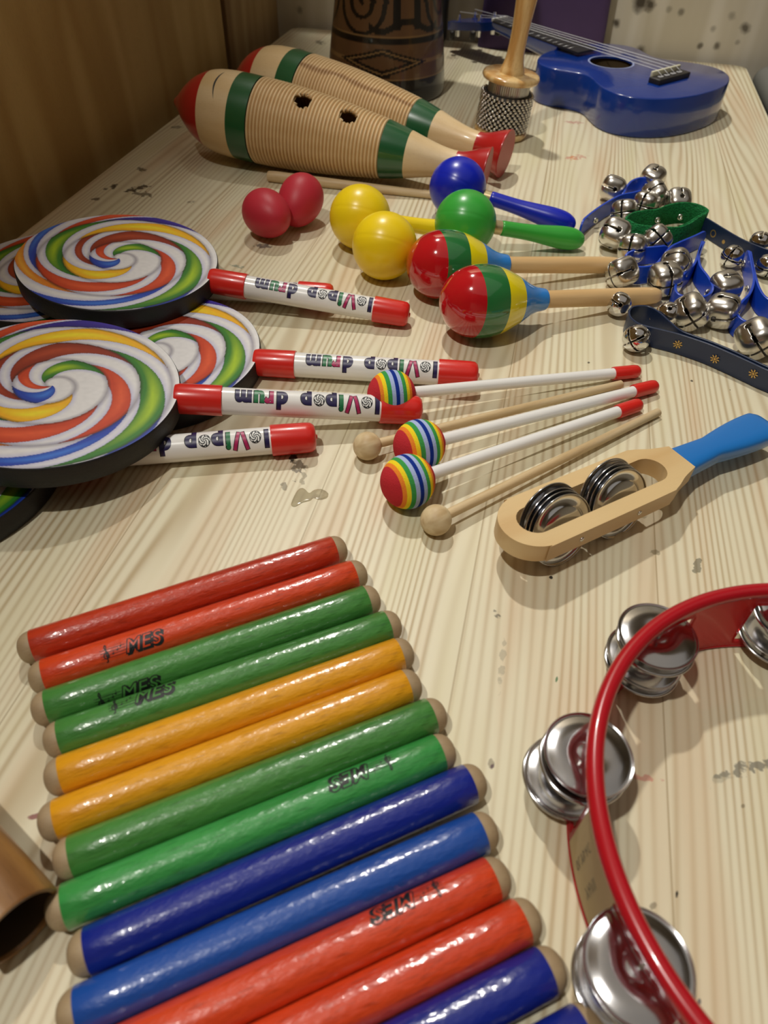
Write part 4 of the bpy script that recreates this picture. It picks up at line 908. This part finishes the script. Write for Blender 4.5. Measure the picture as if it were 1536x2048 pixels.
rb = bmesh.new(); n = 180; rows = []
for z in (0.009, 0.071):
    rows.append([rb.verts.new(((0.0285 + (0.0006 if k % 3 == 0 else 0)) * math.cos(2 * math.pi * k / n), (0.0285 + (0.0006 if k % 3 == 0 else 0)) * math.sin(2 * math.pi * k / n), z)) for k in range(n)])
for k in range(n): rb.faces.new([rows[0][k], rows[0][(k + 1) % n], rows[1][(k + 1) % n], rows[1][k]])
tag(bmo('drum', rb, mat('ridged_steel', (0.45, 0.43, 0.40), 0.3, 1.0), ca, smooth=False), 'ridged steel cylinder')
bb = bmesh.new(); rowsn = 13; per = 30
sph = bmesh.new(); bmesh.ops.create_icosphere(sph, subdivisions=2, radius=0.0025); sme = bpy.data.meshes.new('s'); sph.to_mesh(sme); sph.free()
verts = []; faces = []; base_v = [v.co.copy() for v in sme.vertices]; base_f = [tuple(p.vertices) for p in sme.polygons]
for j in range(rowsn):
    for k in range(per):
        a = 2 * math.pi * (k + j * 0.5) / per + 0.01 * math.sin(j * 2.1); R = 0.0352 + 0.0004 * math.sin(k * 5 + j); z = 0.0118 + j * 0.00345
        o_ = Vector((R * math.cos(a), R * math.sin(a), z)); s = len(verts); verts += [v + o_ for v in base_v]; faces += [tuple(q + s for q in f) for f in base_f]
bme = bpy.data.meshes.new('bead_chains'); bme.from_pydata(verts, [], faces); bpy.data.meshes.remove(sme)
o = link('bead_chains', bme, mat('steel_beads', (0.62, 0.60, 0.57), 0.14, 1.0), ca); o['kind'] = 'stuff'; o['label'] = 'loops of small steel beads'
bmo('bead_shadow_sleeve', lathe([(0.0105, 0.0295), (0.0105, 0.0338), (0.0545, 0.0338), (0.0545, 0.0295)], 64, 'Z'), M['dark'], ca).name = 'bead_gap_shade'  # dark sleeve added to stand in for the shade between the beads
hpz = [(0.077, 0.0), (0.077, 0.0172), (0.082, 0.0166), (0.090, 0.0138), (0.102, 0.0118), (0.125, 0.0114), (0.15, 0.0128), (0.175, 0.0145), (0.20, 0.0142), (0.214, 0.011), (0.219, 0.005), (0.22, 0.0)]
bmo('handle', lathe([hpz[0]] + smooth_profile(hpz[1:], 6), 40, 'Z'), cwood, ca)

# ------------------------------------------------------------------ djembe
DJ = Vector((-0.283, 1.290, 0))
def zfront(py, r):
    b0 = DJ + Vector((0, -r, 0)); v = b0 - Vector((0, 0, H)); yc = RX.y * v.x + RY.y * v.y + RZ.y * v.z; zc = RX.z * v.x + RY.z * v.y + RZ.z * v.z
    k = (py - 1024) / F; return (yc - k * zc) / (k * RZ.z - RZ.y)
ZA, ZB, ZC = zfront(161, 0.092), zfront(88, 0.085), zfront(74, 0.083)
DJP = [(0, 0.0), (0, 0.090), (0.004, 0.0945), (0.02, 0.0945), (0.06, 0.0905), (0.11, 0.0835), (0.16, 0.0775), (0.21, 0.073), (0.235, 0.073), (0.26, 0.082), (0.29, 0.100), (0.33, 0.120), (0.37, 0.130), (0.40, 0.1325), (0.405, 0.1325)]
DW, DD, DE = srgb('#5e4229'), srgb('#0d0b0a'), srgb('#80623c')
def djcol(co):
    z = co.z; a = math.degrees(math.atan2(co.x, -co.y))                 # 0 faces the camera side
    a = a - 8
    nn = noise.noise(Vector((co.x * 60, co.y * 60, co.z * 14))) * 0.12
    wood = tuple(c * (1 + nn) for c in DW)
    if z < ZA: return DD
    if z < ZA + 0.0022: return DE
    if z < ZB:
        h = (ZB - ZA); v = (z - ZA) / h; u = ((a + 60) % 120 - 60) / 60     # -1..1
        # double-line diamond, its points in dark notches
        dd = abs(u) * 0.52 + abs(v - 0.5) * 1.0
        for lo, hi in ((0.21, 0.29), (0.34, 0.40)):
            if lo < dd < hi: return DD
        if 0.30 <= dd <= 0.34: return DE
        if abs(u) < 0.13 and (0.72 < v < 0.86 or 0.10 < v < 0.24): return DD
        if abs(u) > 0.70 and abs(v - 0.5) < 0.05: return DE
        return wood
    if z < ZC: return DD
    if z < ZC + 0.0025: return DE
    if z < 0.222:
        # scrolls
        u = ((a + 215) % 80 - 40) / 40; v = (z - ZC - 0.0025) / 0.06; side = 1 if int((a + 215) // 80) % 2 else -1; u *= side
        cx, cy = 0.15, 0.62; r = math.hypot((u - cx), (v - cy) * 1.0); th = math.atan2(v - cy, u - cx)
        s = (r * 3.0 - th / (2 * math.pi) * 1.15) % 1.0
        if r < 0.78 and s < 0.42 + 0.18 * math.sin(th * 1.0): return DD
        if abs(u + 0.72) < 0.10 and 0.12 < v < 1.3: return DD
        if v < 0.55 and abs(v - 0.18 - 0.1 * math.sin(u * 5)) < 0.07 and u < 0: return DD
        return wood
    if z < 0.235: return DD
    return wood
bm = bmesh.new(); DPS = smooth_profile(DJP[1:], 26); bm = lathe([(0, 0)] + DPS, 540, 'Z', bm)
me = bpy.data.meshes.new('carved_shell'); bmesh.ops.recalc_face_normals(bm, faces=bm.faces[:]); bm.to_mesh(me); bm.free(); paint(me, djcol)
dj = thing('djembe', 'dark carved wooden djembe drum standing behind the guiros', 'drum', Matrix.Translation(DJ))
link('carved_shell', me, attr_mat('carved_lacquer', 0.3, 0.45), dj)
tag(bmo('drum_skin', lathe([(0.405, 0.1325), (0.408, 0.131), (0.409, 0.12), (0.409, 0)], 64, 'Z'), mat('hide', (0.55, 0.47, 0.36), 0.7), dj), 'pale hide')
bmo('rope_ring', lathe([(0.372, 0.131), (0.374, 0.136), (0.380, 0.136), (0.382, 0.132)], 64, 'Z'), mat('rope', (0.08, 0.07, 0.06), 0.9), dj)

# ------------------------------------------------------------------ jingle stick
S1 = P(1164, 1077, 0.0262); S2 = P(1280, 1023, 0.0250); ax = (S2 - S1); ax.z = 0; ax.normalize(); pe = Vector((-ax.y, ax.x, 0))
HWD = 0.0235; x1 = 0.046; gap = (S2 - S1).length
org = S1 + pe * HWD - ax * x1; org.z = 0
slope = 0.035
jm = frame(Vector((org.x, org.y, 0.0272)), Vector((org.x, org.y, 0.0272)) + ax * math.cos(slope) - Vector((0, 0, math.sin(slope))))
js = thing('jingle_stick', 'wooden jingle stick with eight metal discs and a blue painted handle', 'jingle stick', jm)
XE = None
q_end = P(1532, 866, 0.012); XT = (Vector((q_end.x, q_end.y, 0)) - org).dot(ax); q_nk = P(1350, 926, 0.02); XN = (Vector((q_nk.x, q_nk.y, 0)) - org).dot(ax)
hlf = [(0.026 * (1 - math.cos(math.pi / 2 * k / 7)), HWD * math.sin(math.pi / 2 * k / 7)) for k in range(8)] + [ (XN - 0.042, HWD), (XN - 0.028, 0.0222), (XN - 0.014, 0.0165), (XN, 0.0126)]
hp = [(p.x, p.y) for p in spline([(a, b_, 0) for a, b_ in hlf], 6)]
outj = hp + [(x, -y) for x, y in hp[::-1][:-1]]
SL0, SL1, SW = 0.0125, XN - 0.020, 0.0118
slot = []
for k in range(13): a = math.pi / 2 + math.pi * k / 12; slot.append((SL0 + SW + SW * math.cos(a), SW * math.sin(a)))
for k in range(13): a = -math.pi / 2 + math.pi * k / 12; slot.append((SL1 - SW + SW * math.cos(a), SW * math.sin(a)))
bm = poly_extrude(bmesh.new(), outj, -0.0070, 0.0070, [slot])
fwood = grain_mat('birch_frame', srgb('#dcbf8c'), srgb('#cda872'), 50, 7, 12, rough=0.42, axis=0, coat=0.2, contrast=0.5)
o = bmo('frame', bm, fwood, js, smooth=True, sharp=35); bv = o.modifiers.new('b', 'BEVEL'); bv.width = 0.0016; bv.segments = 3; bv.limit_method = 'ANGLE'; bv.angle_limit = math.radians(50)
hb = bmesh.new(); rows = []
for k in range(25):
    s = k / 24; x = XN + (XT - XN) * s
    w = 0.0126 + (0.0105 - 0.0126) * min(1, s * 3) if s < 0.33 else 0.0105 + 0.0050 * math.sin(min(1, (s - 0.33) / 0.5) * math.pi / 2)
    e = max(0.0, (s - 0.90) / 0.10); w *= math.sqrt(max(0.0, 1 - e ** 2)) if e < 1 else 0.02; th = 0.0070 + 0.0004 * s; th *= math.sqrt(max(0.0, 1 - 0.8 * e ** 2)); zz = 0.0 + 0.006 * math.sin(s * math.pi) * 0 - 0.0
    rows.append([hb.verts.new((x, w * math.copysign(abs(math.cos(a)) ** 0.55, math.cos(a)), zz + th * math.copysign(abs(math.sin(a)) ** 0.55, math.sin(a)))) for a in [2 * math.pi * j / 32 for j in range(32)]])
for a, b_ in zip(rows, rows[1:]):
    for i in range(32): hb.faces.new([a[i], a[(i + 1) % 32], b_[(i + 1) % 32], b_[i]])
hb.faces.new(rows[0]); hb.faces.new(rows[-1])
bmo('handle', hb, mat('blue_paint_handle', srgb('#1f74c4'), 0.32, coat=0.3), js, sharp=60)
def jingle_prof(R):
    return [(0.0010, 0.0), (0.0010, 0.22 * R), (0.0007, 0.26 * R), (0.0011, 0.33 * R), (0.0016, 0.48 * R), (0.0017, 0.62 * R), (0.0012, 0.76 * R), (0.0003, 0.88 * R), (0.0, 0.94 * R), (0.0003, 0.985 * R), (0.0009, 1.0 * R)]
def flat_prof(R): return [(0.0, 0.0), (0.0, 0.10 * R), (0.0008, 0.20 * R), (0.0008, 0.64 * R), (0.0004, 0.66 * R), (-0.0012, 0.70 * R), (-0.0018, 0.86 * R), (-0.0012, 0.95 * R), (0.0, 1.0 * R), (0.0008, 0.995 * R)]
JR = 0.0252
JM = bpy.data.meshes.new('jingle_disc'); b2 = lathe(flat_prof(JR), 72, 'Z'); bmesh.ops.recalc_face_normals(b2, faces=b2.faces[:]); b2.to_mesh(JM); b2.free(); JM.materials.append(M['jing'])
for q in JM.polygons: q.use_smooth = True
for jx, dz in ((x1, 0.0), (x1 + gap, 0.0018)):
    for k, (yy, tl) in enumerate(((-0.0098, -21), (-0.0064, -20), (-0.0032, -19), (0.0030, -16))):
        o = bpy.data.objects.new('jingle', JM); C.objects.link(o); o.parent = js
        o.matrix_local = Matrix.Translation((jx - 0.0045 - 0.0004 * k, yy, -0.0022 + dz * 0.3 + 0.0002 * k)) @ Matrix.Rotation(math.radians(90 + tl), 4, 'X')
        so = o.modifiers.new('s', 'SOLIDIFY'); so.thickness = 0.0005
    o = bmo('pin', lathe([(-HWD - 0.0010, 0), (-HWD - 0.0008, 0.0014), (-HWD - 0.0001, 0.0019), (-HWD + 0.0005, 0.0012), (HWD - 0.0005, 0.0012), (HWD + 0.001, 0.0018), (HWD + 0.001, 0)], 16, 'X'), M['metal'], js, Matrix.Translation((jx, 0, 0.0)) @ Matrix.Rotation(math.radians(90), 4, 'Z'))

# ------------------------------------------------------------------ tambourine
TC = Vector((0.1955, 0.1610, 0)); TRD = 0.1270; TH = 0.055
tm = thing('tambourine', 'red plastic tambourine ring with pairs of metal jingles', 'tambourine', Matrix.Translation(TC))
tred = mat('tambourine_red_rim', (0.42, 0.006, 0.014), 0.26, coat=0.4)
def twall():
    m = mat('tambourine_red_wall', (0.44, 0.02, 0.025), 0.25, coat=0.3); nt = m.node_tree; b = nt.nodes['Principled BSDF']; out = nt.nodes['Material Output']
    tr = nt.nodes.new('ShaderNodeBsdfTranslucent'); tr.inputs[0].default_value = (0.75, 0.03, 0.03, 1); tp = nt.nodes.new('ShaderNodeBsdfTransparent'); tp.inputs[0].default_value = (0.9, 0.25, 0.22, 1)
    m1 = nt.nodes.new('ShaderNodeMixShader'); m1.inputs[0].default_value = 0.35; m2 = nt.nodes.new('ShaderNodeMixShader'); m2.inputs[0].default_value = 0.22
    nt.links.new(b.outputs[0], m1.inputs[1]); nt.links.new(tr.outputs[0], m1.inputs[2]); nt.links.new(m1.outputs[0], m2.inputs[1]); nt.links.new(tp.outputs[0], m2.inputs[2]); nt.links.new(m2.outputs[0], out.inputs[0]); return m
JA = [95.5 + 40 * k for k in range(9)]
bm = bmesh.new(); n = 360; zs = [0.0, 0.003, 0.006, 0.010, 0.022, 0.0275, 0.030, 0.042, 0.046, 0.050, TH]
g = [[bm.verts.new((TRD * math.cos(math.radians(k)), TRD * math.sin(math.radians(k)), z)) for k in range(n)] for z in zs]
for i in range(len(zs) - 1):
    for k in range(n):
        zc = (zs[i] + zs[i + 1]) / 2; cut = any(abs((k + 0.5 - a + 180) % 360 - 180) < 11.5 for a in JA) and 0.006 < zc < 0.044
        if not cut: bm.faces.new([g[i][k], g[i][(k + 1) % n], g[i + 1][(k + 1) % n], g[i + 1][k]])
o = bmo('wall', bm, twall(), tm); so = o.modifiers.new('s', 'SOLIDIFY'); so.thickness = 0.0022; so.offset = 0
def torus(R, rx, rz, z, n=240, m_=16):
    bm = bmesh.new(); rows = [[bm.verts.new(((R + rx * math.cos(2 * math.pi * j / m_)) * math.cos(2 * math.pi * k / n), (R + rx * math.cos(2 * math.pi * j / m_)) * math.sin(2 * math.pi * k / n), z + rz * math.sin(2 * math.pi * j / m_))) for j in range(m_)] for k in range(n)]
    for k in range(n):
        a, b_ = rows[k], rows[(k + 1) % n]
        for j in range(m_): bm.faces.new([a[j], a[(j + 1) % m_], b_[(j + 1) % m_], b_[j]])
    return bm
bmo('top_rim', torus(TRD, 0.0042, 0.0040, TH), tred, tm)
bmo('bottom_rim', torus(TRD, 0.0016, 0.0014, 0.0015), tred, tm)
JTM = bpy.data.meshes.new('tambourine_jingle'); b2 = lathe(jingle_prof(0.0218), 80, 'Z'); bmesh.ops.recalc_face_normals(b2, faces=b2.faces[:]); b2.to_mesh(JTM); b2.free(); JTM.materials.append(M['tin'])
for q in JTM.polygons: q.use_smooth = True
rnd = random.Random(3)
for a in JA:
    for k, (z, out_, flip) in enumerate(((0.0375, 0.0, 0), (0.0335, 0.0008, 1), (0.0150, 0.0045, 0), (0.0105, 0.0050, 1))):
        o = bpy.data.objects.new('jingle', JTM); C.objects.link(o); o.parent = tm; R = TRD + out_ * (1.0 if a < 180 and a > 170 else 0.35 if a < 170 else 0.0) + rnd.uniform(-0.0008, 0.0008)
        ar = math.radians(a + rnd.uniform(-.5, .5))
        o.matrix_local = Matrix.Translation((R * math.cos(ar), R * math.sin(ar), z)) @ Matrix.Rotation(math.radians(rnd.uniform(-3, 3) + (4 if k > 1 else 0)), 4, 'Y') @ Matrix.Rotation(math.pi * flip, 4, 'X')
        so = o.modifiers.new('s', 'SOLIDIFY'); so.thickness = 0.0005
    bmo('pin', lathe([(0.004, 0), (0.004, 0.0012), (0.0465, 0.0012), (0.0465, 0)], 12, 'Z'), M['metal'], tm, Matrix.Translation((TRD * math.cos(math.radians(a)), TRD * math.sin(math.radians(a)), 0)))
# paper label stuck on the outside of the wall
bm = bmesh.new(); R = TRD + 0.0014; A0, A1 = 188.5, 205.5; rows = []
for k in range(21):
    s = k / 20
    rows.append([bm.verts.new((R * math.cos(math.radians(A0 + (A1 - A0) * s)), R * math.sin(math.radians(A0 + (A1 - A0) * s)), z)) for z in (0.005, 0.047)])
for a, b_ in zip(rows, rows[1:]): bm.faces.new([a[0], b_[0], b_[1], a[1]])
lb = tag(bmo('paper_label', bm, mat('cream_paper', srgb('#b8a37a'), 0.8, var=0.08, vscale=60), tm, smooth=True), 'cream handwritten paper label')
bm = bmesh.new()
def scrib(strokes, x, y, s):
    for st in strokes: stroke(bm, [(x + a * s, y + b_ * s) for a, b_ in st], 0.0007, 0, 0.0)
G = {'Y': [[(0, 1), (.35, .5)], [(.7, 1), (.2, 0)]], 'A': [[(0, 0), (.3, 1), (.6, 0)], [(.1, .4), (.5, .4)]], 'M': [[(0, 0), (.1, 1), (.35, .4), (.6, 1), (.7, 0)]], 'O': [[(.35, 0), (.05, .3), (.1, .8), (.4, 1), (.65, .6), (.35, 0)]], 'L': [[(.1, 1), (.1, 0), (.5, 0)]], 'B': [[(.1, 0), (.1, 1), (.5, .75), (.1, .5), (.55, .25), (.1, 0)]], 'C': [[(.6, .9), (.2, .9), (.1, .3), (.5, 0)]], 'I': [[(.2, 0), (.2, 1)]]}
for w, x0, y0, s in (('YAMI', 0.006, 0.026, 0.0062), ('OLYBAC', 0.002, 0.009, 0.0058)):
    x = x0
    for ch in w: scrib(G[ch], x, y0, s); x += s * 0.88
for v in bm.verts:
    aa = math.radians(A0 + 2) + v.co.y / R * 0.75 ; zz = 0.010 + v.co.x * 0.9
    v.co = Vector(((R + 0.0002) * math.cos(aa), (R + 0.0002) * math.sin(aa), zz))
bmo('handwriting', bm, M['black'], lb, smooth=False)

# ------------------------------------------------------------------ hollow wooden tube, bottom left
TB = P(36, 1856, 0.0196); tdir = Vector((0.90, -0.42, 0.0)).normalized()
tm2 = frame(TB - tdir * 0.12, TB)
tw = grain_mat('brown_tube_wood', srgb('#a67a46'), srgb('#7c5226'), 50, 8, 14, rough=0.4, axis=0, coat=0.3, contrast=0.8, flecks=0.3, fleck_col=srgb('#5a3614'))
tt = thing('wooden_tube', 'brown hollow wooden tube at the bottom left, its dark open end showing', 'wooden tube', tm2)
pr = [(0.0, 0.0193), (0.119, 0.0193), (0.1202, 0.0187), (0.1202, 0.0170), (0.1194, 0.0165), (0.004, 0.0165), (0.004, 0.0193)]
o = bmo('tube', lathe(pr[:-1], 64), tw, tt, sharp=40)
tag(bmo('inner_wall', lathe([(0.1185, 0.0164), (0.02, 0.0164), (0.02, 0)], 48), mat('tube_inside', srgb('#4a3820'), 0.8), tt), 'dark inside of the tube')

# ------------------------------------------------------------------ things standing behind
pz = P(1113, 96, 0); 
purple = mat('purple_fabric', srgb('#4a3560'), 0.7, bump=0.2, bscale=300, var=0.1)
t = thing('purple_bag', 'purple fabric bag standing against the back wall behind the ukulele neck', 'bag', Matrix.Translation((-0.055, 1.606, 0)))
bm = bmesh.new(); rows = []
for k in range(9):
    s = k / 8; w = 0.118 - 0.012 * s; th = 0.018 + 0.004 * math.sin(s * math.pi); z = 0.001 + 0.26 * s
    rows.append([bm.verts.new((w * math.copysign(abs(math.cos(a)) ** 0.35, math.cos(a)), th * math.copysign(abs(math.sin(a)) ** 0.6, math.sin(a)), z)) for a in [2 * math.pi * j / 40 for j in range(40)]])
for a, b_ in zip(rows, rows[1:]):
    for i in range(40): bm.faces.new([a[i], a[(i + 1) % 40], b_[(i + 1) % 40], b_[i]])
bm.faces.new(rows[0]); bm.faces.new(rows[-1])
bmo('bag_body', bm, purple, t, sharp=60)
bmo('carry_handle', tube_bm(spline([(-0.035, -0.005, 0.262), (-0.03, -0.01, 0.29), (0, -0.012, 0.302), (0.03, -0.01, 0.29), (0.035, -0.005, 0.262)], 6), 0.004, 8), M['rubber'], t)
t = thing('black_case', 'black case standing at the back between djembe and purple bag', 'case', Matrix.Translation((-0.268, 1.606, 0)))
bmo('case_body', box_bm(-0.042, 0.032, -0.016, 0.016, 0.001, 0.27, 0.008), mat('black_case_plastic', (0.012, 0.012, 0.014), 0.45), t)
bmo('latch', box_bm(-0.008, 0.008, -0.019, -0.016, 0.15, 0.17, 0.001), M['metal'], t)
# grey pipe and dark cabinet beyond the right-hand edge of the table
A = Vector((0.362, 1.60, -0.012)); B = Vector((0.402, 0.55, -0.03))
t = thing('grey_tube', 'thick grey padded tube running along the right side of the table', 'tube', frame(A, B))
gt = mat('grey_foam_tube', srgb('#6c6c66'), 0.7, bump=0.3, bscale=200)
L_ = (B - A).length
bmo('tube', lathe([(0, 0), (0, 0.019), (0.004, 0.022), (L_ - 0.004, 0.022), (L_, 0.019), (L_, 0)], 32), gt, t, sharp=50)
t = thing('black_speaker', 'black box just beyond the back right corner of the table', 'speaker', Matrix.Translation((0.46, 1.60, -0.74)))
bmo('cabinet', box_bm(-0.075, 0.10, -0.02, 0.06, 0.0, 0.86, 0.008), mat('black_cabinet', (0.010, 0.010, 0.010), 0.6), t)
bmo('grille', box_bm(-0.068, 0.092, -0.023, -0.02, 0.3, 0.84, 0.001), mat('black_cloth', (0.006, 0.006, 0.006), 0.95), t)
# dried glue drops on the table
t = thing('glue_drop', 'clear dried drop of glue on the bare table wood', 'glue')
t.location = P(620, 990, 0)
bm = bmesh.new(); gp = [(-38, 18), (-26, -8), (-14, -14), (-2, -4), (8, -10), (22, -12), (36, -4), (34, 6), (20, 10), (8, 6), (0, 12), (-16, 16), (-30, 24)]
vs = [P(620 + x, 990 + y, 0) - t.location for x, y in gp]; sp = spline(vs, 5, True); c = sum(sp, Vector()) / len(sp)
r0 = [bm.verts.new(v) for v in sp]; r1 = [bm.verts.new(c + (v - c) * 0.9 + Vector((0, 0, 0.0005))) for v in sp]; r2 = [bm.verts.new(c + (v - c) * 0.6 + Vector((0, 0, 0.0006))) for v in sp]; cv = bm.verts.new(c + Vector((0, 0, 0.0005)))
nn = len(sp)
for i in range(nn):
    j = (i + 1) % nn; bm.faces.new([r0[i], r0[j], r1[j], r1[i]]); bm.faces.new([r1[i], r1[j], r2[j], r2[i]]); bm.faces.new([r2[i], r2[j], cv])
bmo('drop', bm, mat('dried_glue', (0.95, 0.9, 0.75), 0.12, trans=0.9), t)
